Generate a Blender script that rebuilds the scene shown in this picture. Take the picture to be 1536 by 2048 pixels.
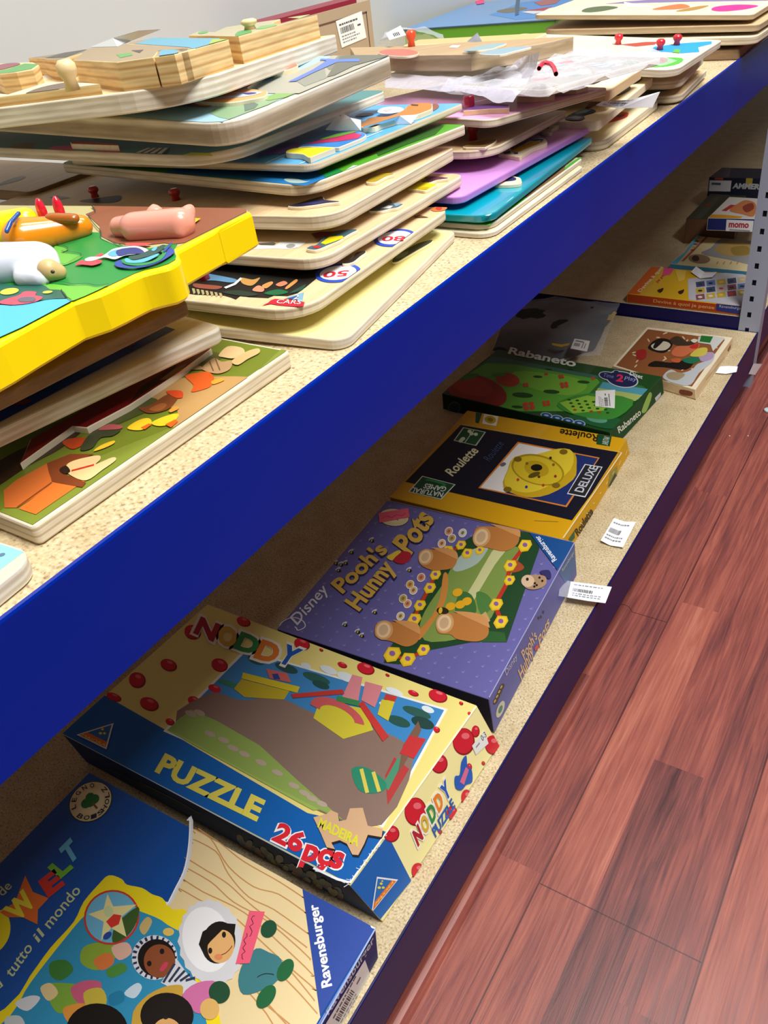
import bpy, bmesh, math, random
import numpy as np
from mathutils import Vector, Matrix
from mathutils.geometry import tessellate_polygon
random.seed(7)
scn = bpy.context.scene
for o in list(bpy.data.objects): bpy.data.objects.remove(o)
col = scn.collection

# ---------------------------------------------------------------- camera
RC = np.array([[0.8396407403602009, 0.5314634591918042, -0.11202686584589963],
               [0.23841893955807558, -0.5459685988162086, -0.8031654240358386],
               [-0.48801622553699625, 0.647661084712172, -0.5851284328778394]])
CAM = np.array([0.2845182191180298, 0.0, 0.9560052418917826]); FL = 1660.0
cd = bpy.data.cameras.new('camera'); cam = bpy.data.objects.new('camera', cd); col.objects.link(cam)
cd.sensor_fit = 'VERTICAL'; cd.sensor_height = 36; cd.lens = FL/2048*36; cd.clip_start = .01
m = Matrix.Identity(4)
for i in range(3):
    m[i][0] = RC[0][i]; m[i][1] = -RC[1][i]; m[i][2] = -RC[2][i]; m[i][3] = CAM[i]
cam.matrix_world = m; scn.camera = cam
# ---------------------------------------------------------------- colour management, world, lights
vs = scn.view_settings
vs.view_transform = 'Standard'; vs.look = 'None'; vs.gamma = 1; vs.use_curve_mapping = False; vs.exposure = 0.0
w = bpy.data.worlds.new('world'); scn.world = w; w.use_nodes = True
w.node_tree.nodes['Background'].inputs[0].default_value = (.80, .88, 1, 1)
w.node_tree.nodes['Background'].inputs[1].default_value = .10
def area(name, loc, target, sx, sy, power, c=(1, .97, .92)):
    l = bpy.data.lights.new(name, 'AREA'); l.shape = 'RECTANGLE'; l.size = sx; l.size_y = sy; l.energy = power; l.color = c
    o = bpy.data.objects.new(name, l); col.objects.link(o); o.location = loc
    o.rotation_euler = (Vector(target)-Vector(loc)).to_track_quat('-Z', 'Y').to_euler(); return o
area('ceiling_lamp_aisle', (1.05, .35, 2.7), (.85, .35, 0), .8, 1.0, 80, (1, .98, .95))
area('ceiling_lamp_shelf', (.26, 1.3, 2.75), (.24, 1.25, 0), .2, 1.3, 34, (1, .98, .95))

# ---------------------------------------------------------------- projection helpers (photo pixel -> point on a real plane)
HL = .14; HU = .74
def ray(px, py): return RC.T @ np.array([(px-768)/FL, (py-1024)/FL, 1.])
def U(px, py, z):
    d = ray(px, py); return CAM + d*((z-CAM[2])/d[2])
def UY(px, py, y):
    d = ray(px, py); return CAM + d*((y-CAM[1])/d[1])
def UX(px, py, x):
    d = ray(px, py); return CAM + d*((x-CAM[0])/d[0])
def P(p):
    d = RC @ (np.array(p)-CAM); return np.array([768+FL*d[0]/d[2], 1024+FL*d[1]/d[2]])
CR = dict(A=(380, 420, 5.12), B=(620, 380, 5.12), C=(400, 160, 5.12), D=(640, 160, 5.12), E=(0, 200, 3.657), F=(0, 0, 3.657),
          G=(380, 0, 3.657), P=(540, 980, 2.1333), N=(100, 1180, 1.6696), W=(0, 1520, 1.9692), V=(760, 560, 2.0757),
          K=(960, 320, 2.6667), Z=(1180, 640, 4.315), H=(0, 620, 2.477), Y=(0, 400, 5.12), X=(200, 380, 4.6545),
          R=(860, 240, 4.267), S=(860, 120, 5.12), T=(1080, 100, 4.8), J=(740, 20, 3.657), I=(820, 0, 4.042), M=(1120, 0, 3.692),
          O=(0, 0, 1), Q=(650, 1700, 5.885), q=(900, 1350, 10.24), k=(1336, 300, 5.12), c=(1100, 1050, 7.68))
def px(s):
    """'A 10,20 30,40' -> photo pixels"""
    t = s.split(); ox, oy, sc = CR[t[0]]
    return [(ox+float(a.split(',')[0])/sc, oy+float(a.split(',')[1])/sc) for a in t[1:]]
def spline(pts, n=6):
    out = []; k = len(pts); pts = [np.array(p, float) for p in pts]
    for i in range(k):
        a, b, c, d = pts[i-1], pts[i], pts[(i+1) % k], pts[(i+2) % k]
        for j in range(n):
            t = j/n
            out.append(.5*((2*b)+(-a+c)*t+(2*a-5*b+4*c-d)*t*t+(-a+3*b-3*c+d)*t**3))
    return out
# ---------------------------------------------------------------- materials
def lin(c): return c/12.92 if c <= .04045 else ((c+.055)/1.055)**2.4
def rgb(h):
    if isinstance(h, str): h = h.lstrip('#'); return tuple(lin(int(h[i:i+2], 16)/255) for i in (0, 2, 4))+(1,)
    return h
MC = {}
def mat(h, rough=.42, coat=0., metal=0., name=None, spec=.5):
    key = (h, rough, coat, metal, spec)
    if key in MC: return MC[key]
    m = bpy.data.materials.new(name or 'paint_'+str(h).strip('#')); m.use_nodes = True
    b = m.node_tree.nodes['Principled BSDF']
    b.inputs['Base Color'].default_value = rgb(h); b.inputs['Roughness'].default_value = rough
    b.inputs['Coat Weight'].default_value = coat; b.inputs['Metallic'].default_value = metal
    b.inputs['Specular IOR Level'].default_value = spec
    MC[key] = m; return m
def nodes(name, rough=.5, coat=0):
    m = bpy.data.materials.new(name); m.use_nodes = True; nt = m.node_tree; b = nt.nodes['Principled BSDF']
    b.inputs['Roughness'].default_value = rough; b.inputs['Coat Weight'].default_value = coat
    return m, nt, b
def N(nt, t, **kw):
    n = nt.nodes.new(t)
    for k, v in kw.items():
        if k in n.inputs.keys(): n.inputs[k].default_value = v
        else: setattr(n, k, v)
    return n
def ramp(nt, stops, src):
    r = nt.nodes.new('ShaderNodeValToRGB'); e = r.color_ramp.elements
    while len(e) < len(stops): e.new(.5)
    for i, (p, c) in enumerate(stops): e[i].position = p; e[i].color = rgb(c)
    nt.links.new(src, r.inputs[0]); return r
def wood_mat(name, c1, c2, scale=(6, 90, 90), rough=.45, dist=1.5):
    m, nt, b = nodes(name, rough); tc = N(nt, 'ShaderNodeTexCoord'); mp = N(nt, 'ShaderNodeMapping'); mp.inputs['Scale'].default_value = scale
    nt.links.new(tc.outputs['Object'], mp.inputs[0]); nz = N(nt, 'ShaderNodeTexNoise', Scale=1.0, Detail=4.0, Distortion=dist)
    nt.links.new(mp.outputs[0], nz.inputs['Vector']); r = ramp(nt, [(.3, c1), (.7, c2)], nz.outputs[0])
    nt.links.new(r.outputs[0], b.inputs['Base Color']); return m
def ply_mat(name, cols, pitch, rough=.6, wav=.35):
    """plywood edge: layers stacked along the board's own thickness"""
    m, nt, b = nodes(name, rough); tc = N(nt, 'ShaderNodeTexCoord'); sp = N(nt, 'ShaderNodeSeparateXYZ'); nt.links.new(tc.outputs['Object'], sp.inputs[0])
    mp = N(nt, 'ShaderNodeMapping'); mp.inputs['Scale'].default_value = (25, 25, 300); nt.links.new(tc.outputs['Object'], mp.inputs[0])
    nz = N(nt, 'ShaderNodeTexNoise', Scale=1.0, Detail=3.0); nt.links.new(mp.outputs[0], nz.inputs['Vector'])
    d = N(nt, 'ShaderNodeMath', operation='MULTIPLY_ADD'); nt.links.new(sp.outputs[2], d.inputs[0]); d.inputs[1].default_value = 1/pitch
    n2 = N(nt, 'ShaderNodeMath', operation='MULTIPLY'); nt.links.new(nz.outputs[0], n2.inputs[0]); n2.inputs[1].default_value = wav
    nt.links.new(n2.outputs[0], d.inputs[2]); f = N(nt, 'ShaderNodeMath', operation='FRACT'); nt.links.new(d.outputs[0], f.inputs[0])
    st = [(i/len(cols), c) for i, c in enumerate(cols)]; r = ramp(nt, st, f.outputs[0])
    mx = N(nt, 'ShaderNodeMixRGB', blend_type='MULTIPLY'); mx.inputs[0].default_value = .5
    r2 = ramp(nt, [(.3, '#b8b0a4'), (.65, '#ffffff')], nz.outputs[0])
    nt.links.new(r.outputs[0], mx.inputs[1]); nt.links.new(r2.outputs[0], mx.inputs[2]); nt.links.new(mx.outputs[0], b.inputs['Base Color']); return m
WOOD = wood_mat('beech_veneer', '#d6b688', '#e2c69c'); CREAMW = wood_mat('pale_birch', '#ead9ae', '#f3e6c0')
PALE = wood_mat('whitewood', '#e3d3b2', '#efe4cb'); TANW = wood_mat('tan_veneer', '#b0926a', '#c2a47a'); PINE = wood_mat('pine_face', '#e6c68e', '#f2daa8')
PLY = ply_mat('plywood_edge', ['#dccfb4', '#e8dcc6', '#c2ae8c', '#e4d8be'], .0036)
PLYW = ply_mat('white_plywood_edge', ['#e6dece', '#f0eadc', '#d6cab4'], .004)
PLYB = ply_mat('thick_plywood_edge', ['#ecc98a', '#f3dba4', '#c99a58', '#f0d196'], .0056, .6, .12)
PLYT = ply_mat('tan_edge', ['#bda684', '#c9b494', '#b39a76'], .012)
PLY8 = ply_mat('faced_edge', ['#e6dcc8', '#ac9b82', '#b09f86', '#a8967c', '#ac9b82', '#e8e0d0'], .0143, .6, .02)
MDF = wood_mat('brown_fibre_edge', '#7d6346', '#93775a', (40, 40, 200), .8)
def speckle():
    m, nt, b = nodes('particle_board', .55); tc = N(nt, 'ShaderNodeTexCoord')
    n1 = N(nt, 'ShaderNodeTexNoise', Scale=420.0, Detail=2.0); n2 = N(nt, 'ShaderNodeTexVoronoi', Scale=330.0); n3 = N(nt, 'ShaderNodeTexNoise', Scale=30.0, Detail=3.0)
    for n in (n1, n2, n3): nt.links.new(tc.outputs['Object'], n.inputs['Vector'])
    r = ramp(nt, [(.28, '#8a7a62'), (.42, '#c6b490'), (.6, '#d8c8a6'), (.78, '#e8dec2')], n1.outputs[0])
    r2 = ramp(nt, [(.0, '#ffffff'), (.85, '#f4eee0'), (1., '#b8a888')], n2.outputs['Color'])
    mx = N(nt, 'ShaderNodeMixRGB', blend_type='MULTIPLY'); mx.inputs[0].default_value = .7
    nt.links.new(r.outputs[0], mx.inputs[1]); nt.links.new(r2.outputs[0], mx.inputs[2])
    m2 = N(nt, 'ShaderNodeMixRGB', blend_type='MULTIPLY'); m2.inputs[0].default_value = .35
    r3 = ramp(nt, [(.3, '#cfc0a4'), (.6, '#ffffff')], n3.outputs[0]); nt.links.new(mx.outputs[0], m2.inputs[1]); nt.links.new(r3.outputs[0], m2.inputs[2])
    nt.links.new(m2.outputs[0], b.inputs['Base Color']); return m
BOARD = speckle()
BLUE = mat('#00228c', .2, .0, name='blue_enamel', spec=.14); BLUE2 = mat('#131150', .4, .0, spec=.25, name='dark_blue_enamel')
def floor_mat():
    m, nt, b = nodes('cherry_laminate', .36); L = nt.links.new
    tc = N(nt, 'ShaderNodeTexCoord'); sp = N(nt, 'ShaderNodeSeparateXYZ'); L(tc.outputs['Object'], sp.inputs[0])
    def mth(op, a, bb=None, c=None):
        n = N(nt, 'ShaderNodeMath', operation=op)
        for i, v in enumerate((a, bb, c)):
            if v is None: continue
            if hasattr(v, 'links') or hasattr(v, 'is_linked'): L(v, n.inputs[i])
            else: n.inputs[i].default_value = v
        return n.outputs[0]
    sx = mth('MULTIPLY_ADD', sp.outputs[0], 1/.0633, 20.02); si = mth('FLOOR', sx); pl = mth('FLOOR', mth('DIVIDE', si, 3.0))
    off = mth('MULTIPLY', si, .37); sy = mth('MULTIPLY_ADD', sp.outputs[1], 1/.85, off); sj = mth('FLOOR', sy)
    cb = N(nt, 'ShaderNodeCombineXYZ'); L(si, cb.inputs[0]); L(sj, cb.inputs[1]); wn = N(nt, 'ShaderNodeTexWhiteNoise'); L(cb.outputs[0], wn.inputs[0])
    mp = N(nt, 'ShaderNodeMapping'); mp.inputs['Scale'].default_value = (150, 5.5, 1); L(tc.outputs['Object'], mp.inputs[0])
    ad = N(nt, 'ShaderNodeVectorMath', operation='ADD'); L(mp.outputs[0], ad.inputs[0]); sc = N(nt, 'ShaderNodeVectorMath', operation='SCALE'); L(wn.outputs['Color'], sc.inputs[0]); sc.inputs['Scale'].default_value = 30
    L(sc.outputs[0], ad.inputs[1]); n1 = N(nt, 'ShaderNodeTexNoise', Scale=1.0, Detail=5.0, Distortion=1.2, Roughness=.62); L(ad.outputs[0], n1.inputs['Vector'])
    mp2 = N(nt, 'ShaderNodeMapping'); mp2.inputs['Scale'].default_value = (22, 2.6, 1); L(tc.outputs['Object'], mp2.inputs[0])
    ad2 = N(nt, 'ShaderNodeVectorMath', operation='ADD'); L(mp2.outputs[0], ad2.inputs[0]); L(sc.outputs[0], ad2.inputs[1])
    n2 = N(nt, 'ShaderNodeTexNoise', Scale=1.0, Detail=3.0, Distortion=1.0); L(ad2.outputs[0], n2.inputs['Vector'])
    v = mth('ADD', mth('MULTIPLY', n1.outputs[0], .55), mth('MULTIPLY', n2.outputs[0], .5)); v = mth('ADD', v, mth('MULTIPLY_ADD', wn.outputs['Value'], .22, -.12))
    r = ramp(nt, [(.30, '#4c2a2c'), (.41, '#6e3b39'), (.52, '#8c4a42'), (.66, '#a65e4e'), (.80, '#bb7460')], v)
    # plank joints (long joint every three strips, one short joint across)
    fx = mth('FRACT', mth('DIVIDE', sx, 3.0)); gx = mth('GREATER_THAN', mth('ABSOLUTE', mth('SUBTRACT', fx, .5)), .4945)
    fy = mth('FRACT', mth('MULTIPLY_ADD', sp.outputs[1], 1/1.2, mth('MULTIPLY_ADD', pl, .41, .1755-6*.41))); gy = mth('LESS_THAN', fy, .0013)
    g = mth('MAXIMUM', gx, gy); mx = N(nt, 'ShaderNodeMixRGB'); L(mth('MULTIPLY', g, .7), mx.inputs[0]); L(r.outputs[0], mx.inputs[1]); mx.inputs[2].default_value = rgb('#2a1214')
    L(mx.outputs[0], b.inputs['Base Color']); rr = mth('MULTIPLY_ADD', n1.outputs[0], .25, .26); L(rr, b.inputs['Roughness'])
    bp = N(nt, 'ShaderNodeBump'); bp.inputs['Strength'].default_value = .12; bp.inputs['Distance'].default_value = .002; L(n1.outputs[0], bp.inputs['Height']); L(bp.outputs[0], b.inputs['Normal'])
    return m
FLOOR = floor_mat()
WALL = mat('#c3c4c4', .8, name='grey_wall_paint')
STEEL = mat('#9ba4b8', .45, 0, .1, name='grey_painted_steel')
def plastic(name, tint=(.93, .95, 1, 1), alpha=.22, rough=.12):
    m = bpy.data.materials.new(name); m.use_nodes = True; nt = m.node_tree; nt.nodes.clear(); L = nt.links.new
    o = N(nt, 'ShaderNodeOutputMaterial'); tr = N(nt, 'ShaderNodeBsdfTransparent'); tr.inputs[0].default_value = (.97, .97, 1, 1)
    p = N(nt, 'ShaderNodeBsdfPrincipled'); p.inputs['Base Color'].default_value = tint; p.inputs['Roughness'].default_value = rough
    fr = N(nt, 'ShaderNodeLayerWeight'); fr.inputs[0].default_value = .35
    a = N(nt, 'ShaderNodeMath', operation='MULTIPLY_ADD'); L(fr.outputs['Facing'], a.inputs[0]); a.inputs[1].default_value = .45; a.inputs[2].default_value = alpha
    tc = N(nt, 'ShaderNodeTexCoord'); nz = N(nt, 'ShaderNodeTexNoise', Scale=45.0, Detail=3.0, Distortion=2.0); L(tc.outputs['Object'], nz.inputs['Vector'])
    bp = N(nt, 'ShaderNodeBump'); bp.inputs['Strength'].default_value = .45; bp.inputs['Distance'].default_value = .004; L(nz.outputs[0], bp.inputs['Height']); L(bp.outputs[0], p.inputs['Normal'])
    mx = N(nt, 'ShaderNodeMixShader'); L(a.outputs[0], mx.inputs[0]); L(tr.outputs[0], mx.inputs[1]); L(p.outputs[0], mx.inputs[2]); L(mx.outputs[0], o.inputs[0]); return m
FILM = plastic('clear_film', alpha=.07, rough=.18); FILM3 = plastic('hazy_film', tint=(.5, .48, .56, 1), alpha=.5, rough=.3); FILM2 = plastic('thin_clear_film', alpha=.03, rough=.15)
# ---------------------------------------------------------------- mesh builder
class MB:
    def __init__(s): s.v = []; s.f = []; s.m = []; s.mats = []
    def mi(s, m):
        if isinstance(m, str): m = mat(m)
        if m not in s.mats: s.mats.append(m)
        return s.mats.index(m)
    def face(s, pts, m):
        i = len(s.v); s.v += [tuple(map(float, p)) for p in pts]; s.f.append(tuple(range(i, i+len(pts)))); s.m.append(s.mi(m))
    def cap(s, pts, m, n=(0, 0, 1)):
        pts = [Vector(tuple(map(float, p))) for p in pts]; tri = tessellate_polygon([pts]); i0 = len(s.v); s.v += [tuple(p) for p in pts]; k = s.mi(m); n = Vector(n)
        for t in tri:
            nn = (pts[t[1]]-pts[t[0]]).cross(pts[t[2]]-pts[t[0]])
            if nn.length < 1e-14: continue
            if nn.dot(n) < 0: t = t[::-1]
            s.f.append(tuple(i0+a for a in t)); s.m.append(k)
    def rings(s, rings, m, close=True):
        """bridge rings of equal length (each a list of points)"""
        k = len(rings[0]); i0 = len(s.v); mi = s.mi(m)
        for r in rings: s.v += [tuple(map(float, p)) for p in r]
        for a in range(len(rings)-1):
            for j in range(k if close else k-1):
                j2 = (j+1) % k; s.f.append((i0+a*k+j, i0+a*k+j2, i0+(a+1)*k+j2, i0+(a+1)*k+j)); s.m.append(mi)
    def prism(s, out, z0, z1, mt, ms, bev=.0008, mb=None):
        """outline in local xy, extruded along local z with eased edges"""
        out = [np.array(p[:2], float) for p in out]
        ar = sum(out[i-1][0]*out[i][1]-out[i][0]*out[i-1][1] for i in range(len(out)))
        if ar < 0: out = out[::-1]
        k = len(out); ins = []
        for i in range(k):
            a, b, c = out[i-1], out[i], out[(i+1) % k]; d1 = b-a; d2 = c-b; l1 = np.linalg.norm(d1)+1e-12; l2 = np.linalg.norm(d2)+1e-12
            nn = np.array([-d1[1]/l1-d2[1]/l2, d1[0]/l1+d2[0]/l2]); q = np.linalg.norm(nn); nn = nn/q if q > 1e-6 else np.array([0, 0]); ins.append(nn)
        def rg(off, z): return [(p[0]+n[0]*off, p[1]+n[1]*off, z) for p, n in zip(out, ins)]
        s.rings([rg(bev, z0), rg(0, z0+bev), rg(0, z1-bev), rg(bev*.35, z1-bev*.3), rg(bev, z1)], ms)
        s.cap(rg(bev, z1), mt); s.cap(rg(bev, z0), mb or ms, (0, 0, -1))
    def box(s, a, b, m):
        x0, y0, z0 = a; x1, y1, z1 = b; p = [(x0, y0, z0), (x1, y0, z0), (x1, y1, z0), (x0, y1, z0), (x0, y0, z1), (x1, y0, z1), (x1, y1, z1), (x0, y1, z1)]
        for f in ((3, 2, 1, 0), (4, 5, 6, 7), (0, 1, 5, 4), (1, 2, 6, 5), (2, 3, 7, 6), (3, 0, 4, 7)): s.face([p[i] for i in f], m)
    def lathe(s, c, prof, m, seg=20, ax=(0, 0, 1)):
        z = Vector(ax).normalized(); x = z.orthogonal().normalized(); y = z.cross(x); c = Vector(tuple(map(float, c)))
        R = [[tuple(c+z*h+(x*math.cos(t)+y*math.sin(t))*r) for t in [2*math.pi*i/seg for i in range(seg)]] for r, h in prof]
        s.rings(R, m); s.cap(R[-1], m, z); s.cap(R[0], m, -z)
    def ellipsoid(s, c, r, m, seg=24, axes=None, wob=None):
        c = np.array(c, float); A = np.eye(3) if axes is None else np.array(axes)
        R = []
        for i in range(1, seg//2):
            th = math.pi*i/(seg//2); R.append([c+A.T@(np.array(r)*np.array([math.sin(th)*math.cos(p), math.sin(th)*math.sin(p), -math.cos(th)])) for p in [2*math.pi*j/seg for j in range(seg)]])
        s.rings(R, m); s.cap(R[0], m, -A[2]); s.cap(R[-1], m, A[2])
    def build(s, name, parent=None, smooth=False, mw=None):
        me = bpy.data.meshes.new(name); me.from_pydata(s.v, [], s.f)
        for x in s.mats: me.materials.append(x)
        me.polygons.foreach_set('material_index', s.m); me.update()
        bm = bmesh.new(); bm.from_mesh(me); bmesh.ops.remove_doubles(bm, verts=bm.verts, dist=1e-6)
        if smooth == 'all':
            for f in bm.faces: f.smooth = True
        bm.to_mesh(me); bm.free()
        o = bpy.data.objects.new(name, me); col.objects.link(o)
        if parent is not None: o.parent = parent
        if mw is not None: o.matrix_world = mw
        return o
def rrect(a, b, r, x0=0, y0=0, n=7):
    r = r if hasattr(r, '__len__') else (r,)*4; out = []
    for (cx, cy, t0, rr) in ((x0, y0, 180, r[0]), (x0+a, y0, 270, r[1]), (x0+a, y0+b, 0, r[2]), (x0, y0+b, 90, r[3])):
        sx = 1 if cx == x0 else -1; sy = 1 if cy == y0 else -1
        if rr < 1e-5: out.append((cx, cy)); continue
        for i in range(n+1):
            t = math.radians(t0+90*i/n); out.append((cx+sx*rr+rr*math.cos(t), cy+sy*rr+rr*math.sin(t)))
    return out
LY = .00016
class Face:
    """a flat face of a thing, in that thing's own coordinates; pixels of the photo are carried onto it"""
    def __init__(s, mw, o, n):
        s.mw = np.array(mw); s.inv = np.linalg.inv(s.mw); s.o = np.array(o, float); s.n = np.array(n, float)/np.linalg.norm(n); s.e = 0.; s.cnt = 0; s.clip = None
    def step(s): s.cnt = (s.cnt+1) % 36; s.e = s.cnt*4e-6
    def pt(s, p, k=0, h=0):
        c = s.inv@np.append(CAM, 1); d = s.inv[:3, :3]@ray(*p); c = c[:3]; o = s.o+s.n*h
        return c+d*((o-c)@s.n/(d@s.n))+s.n*(k*LY+s.e)
def clip(q, C, n):
    """keep a printed shape inside the convex outline C of its face"""
    ctr = sum(C)/len(C)
    for i in range(len(C)):
        a, b = C[i-1], C[i]; e = np.cross(n, b-a); e = e/np.linalg.norm(e)
        if e@(ctr-a) < 0: e = -e
        out = []
        for j in range(len(q)):
            p0, p1 = q[j-1], q[j]; d0, d1 = e@(p0-a), e@(p1-a)
            if (d0 < 0) != (d1 < 0): out.append(p0+(p1-p0)*(d0/(d0-d1)))
            if d1 >= 0: out.append(p1)
        q = out
        if len(q) < 3: return []
    return q
class Printed:
    """adds printed shapes and lettering of a face to a mesh"""
    def __init__(s, mb, face): s.mb = mb; s.f = face
    def poly(s, pts, m, k=1, sm=0):
        s.f.step()
        if isinstance(pts, str): pts = px(pts)
        if sm: pts = spline(pts, sm)
        q = [s.f.pt(p, k) for p in pts]
        if s.f.clip is not None: q = clip(q, s.f.clip, s.f.n)
        if len(q) > 2: s.mb.cap(q, m, s.f.n)
    def dot(s, c, r, m, k=1, ry=None, n=20):
        """round spot lying on the face: centre pixel, radius in metres"""
        if isinstance(c, str): c = px(c)[0]
        c0 = s.f.pt(c, k); nn = Vector(s.f.n); x = nn.cross(Vector((0, 0, 1)) if abs(nn.z) < .9 else Vector((0, 1, 0))).normalized(); y = nn.cross(x)
        s.mb.cap([c0+np.array(x)*r*math.cos(t)+np.array(y)*(ry or r)*math.sin(t) for t in [2*math.pi*i/n for i in range(n)]], m, s.f.n)
    def text(s, t, A, B, C, m, k=3, bold=0.):
        """lettering whose left foot, right foot and left top sit at three pixels"""
        if isinstance(A, str) and ' ' in A and B is None: A, B, C = px(A)
        A, B, C = [s.f.pt(p, k) for p in (A, B, C)]
        for vs_, fs in [glyphs(t, bold)]:
            for f in fs: s.mb.cap([A+(B-A)*vs_[i][0]+(C-A)*vs_[i][1] for i in f], m, s.f.n)
    def barcode(s, A, B, C, k=1, seed=0, lines=True):
        """printed sticker art: bars and small text lines inside a white paper patch (pixels: low-left, low-right, top-left)"""
        rr = random.Random(seed); A, B, C = [s.f.pt(p, k) for p in (A, B, C)]; u = B-A; v = C-A
        def q(a, b, c, d, m): s.mb.cap([A+u*a+v*b, A+u*c+v*b, A+u*c+v*d, A+u*a+v*d], m, s.f.n)
        x = .08
        while x < .62:
            wd = rr.choice((.012, .02, .03)); q(x, .48, x+wd, .72, '#2b2b2e'); x += wd+rr.choice((.012, .02))
        x = .08
        while x < .8:
            wd = rr.uniform(.04, .1); q(x, .80, x+wd, .87, '#55565c'); x += wd+.02
        q(.75, .55, .88, .62, '#55565c')
        if lines:
            for yy in (.34, .22, .10):
                x = .08
                while x < rr.uniform(.55, .85):
                    wd = rr.uniform(.03, .09); q(x, yy, x+wd, yy+.05, '#8b8c92'); x += wd+.025
GC = {}
def glyphs(t, bold):
    key = (t, bold)
    if key not in GC:
        c = bpy.data.curves.new('lettering', 'FONT'); c.body = t; c.offset = bold; c.resolution_u = 3
        o = bpy.data.objects.new('lettering', c); col.objects.link(o); bpy.context.view_layer.update()
        me = bpy.data.meshes.new_from_object(o.evaluated_get(bpy.context.evaluated_depsgraph_get()))
        vv = np.array([v.co[:2] for v in me.vertices]); lo = vv.min(0); hi = vv.max(0); vv = (vv-lo)/(hi-lo)
        GC[key] = (vv, [tuple(p.vertices) for p in me.polygons]); bpy.data.objects.remove(o); bpy.data.curves.remove(c); bpy.data.meshes.remove(me)
    return GC[key]
# ---------------------------------------------------------------- things
def tag(o, label, cat, group=None, kind=None):
    if label: o['label'] = label
    if cat: o['category'] = cat
    if group: o['group'] = group
    if kind: o['kind'] = kind
    return o
def thing(name, label, cat, mw, group=None):
    o = bpy.data.objects.new(name, None); o.empty_display_size = .05; col.objects.link(o); o.matrix_world = mw; tag(o, label, cat, group); return o
def struct(name, mb, mw=None): return tag(mb.build(name, mw=mw), None, None, kind='structure')
def mw_from(o, u, v, n):
    M = Matrix.Identity(4)
    for i in range(3): M[i][0] = u[i]; M[i][1] = v[i]; M[i][2] = n[i]; M[i][3] = o[i]
    return M
def frame(Np, Rp, Lp, z, zR, t, tl=None, tmax=.03):
    """board lying in a stack: near corner, far corner, a point of its near edge; top at height z"""
    n0 = U(*Np, z); r = U(*Rp, zR or z); u = r-n0; a = np.linalg.norm(u); u /= a
    ww = np.array([-u[1], u[0], 0.]); ww /= np.linalg.norm(ww); best = None
    for tt in ([tl] if tl is not None else np.arange(-tmax, tmax+.001, .002)):
        v = ww+np.array([0, 0, tt]); v -= v@u*u; v /= np.linalg.norm(v)
        q = P(n0+v*.05)-np.array(Np); d = np.array(Lp)-np.array(Np); c = abs(q[0]*d[1]-q[1]*d[0])/np.linalg.norm(q)/np.linalg.norm(d)
        if best is None or c < best[0]: best = (c, v)
    v = best[1]; n = np.cross(u, v)
    return mw_from(n0-n*t, u, v, n), a
class Puzzle:
    """wooden puzzle board: root Empty, 'board' mesh with printed face, raised pieces, knobs"""
    def __init__(s, label, Np, Rp, Lp, z, t, b, zR=None, a=None, r=.012, top=WOOD, side=PLY, name='wooden_puzzle', cat='puzzle', group='wooden puzzles stacked on the upper shelf', tl=None, tmax=.03, out=None, bev=.0009):
        s.mw, a0 = frame(Np, Rp, Lp, z, zR, t, tl, tmax); s.a = a or a0; s.b = b; s.t = t
        s.root = thing(name, label, cat, s.mw, group); s.mb = MB()
        s.face = Face(s.mw, (0, 0, t), (0, 0, 1)); s.art = Printed(s.mb, s.face)
        s.out = rrect(s.a, b, r) if out is None else out(s)
        s.mb.prism(s.out, 0, t, top, side, bev)
        if out is None: d = bev*1.3; s.face.clip = [np.array(q) for q in ((d, d, t), (s.a-d, d, t), (s.a-d, b-d, t), (d, b-d, t))]
    def poly(s, *a, **k): s.art.poly(*a, **k)
    def inset(s, d, m, k=1, r=.008):
        s.mb.cap([(x, y, s.t+k*LY) for x, y in rrect(s.a-2*d, s.b-2*d, r, d, d)], m)
    def piece(s, pts, m, h=.003, sm=6, side=PALE, prints=(), knob=None, kcol='#c8202c', kh=.016, kr=.005, label=None, kwood=False, inside=True):
        if isinstance(pts, str): pts = px(pts)
        if sm: pts = spline(pts, sm)
        loc = [s.face.pt(p, 0, h) for p in pts]; C = [np.array([x, y, s.t+h]) for x, y in ((.004, .004), (s.a-.004, .004), (s.a-.004, s.b-.004), (.004, s.b-.004))]
        if inside: loc = clip(loc, C, np.array([0, 0, 1.]))
        mb = MB(); mb.prism([(p[0], p[1]) for p in loc], s.t-.0002, s.t+h, m, side, .0005)
        pr = Printed(mb, Face(s.mw, (0, 0, s.t+h), (0, 0, 1)))
        if inside: pr.f.clip = C
        for q in prints: pr.poly(*q[:2], **(q[2] if len(q) > 2 else {}))
        o = mb.build('puzzle_piece', s.root)
        if label: o['label'] = label
        if knob: s.knob(knob, h, kcol, kh, kr, o, cyl=kwood)
        return o
    def knob(s, p, h, kcol='#c8202c', kh=.016, kr=.005, parent=None, wood=None, cyl=False):
        if isinstance(p, str): p = px(p)[0]
        c = s.face.pt(p, 0, h+kh*.1); mb = MB(); c[2] = s.t+h
        mb.lathe(c, [(kr*.96, 0), (kr, kh*.1), (kr, kh*.9), (kr*.93, kh)] if cyl else [(kr*.75, 0), (kr*.6, kh*.35), (kr, kh*.6), (kr*.95, kh*.85), (kr*.6, kh)], wood or mat(kcol, .3, .4), 16)
        return mb.build('knob', parent or s.root, smooth='all')
    def done(s): s.board = s.mb.build('board', s.root); return s

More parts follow.
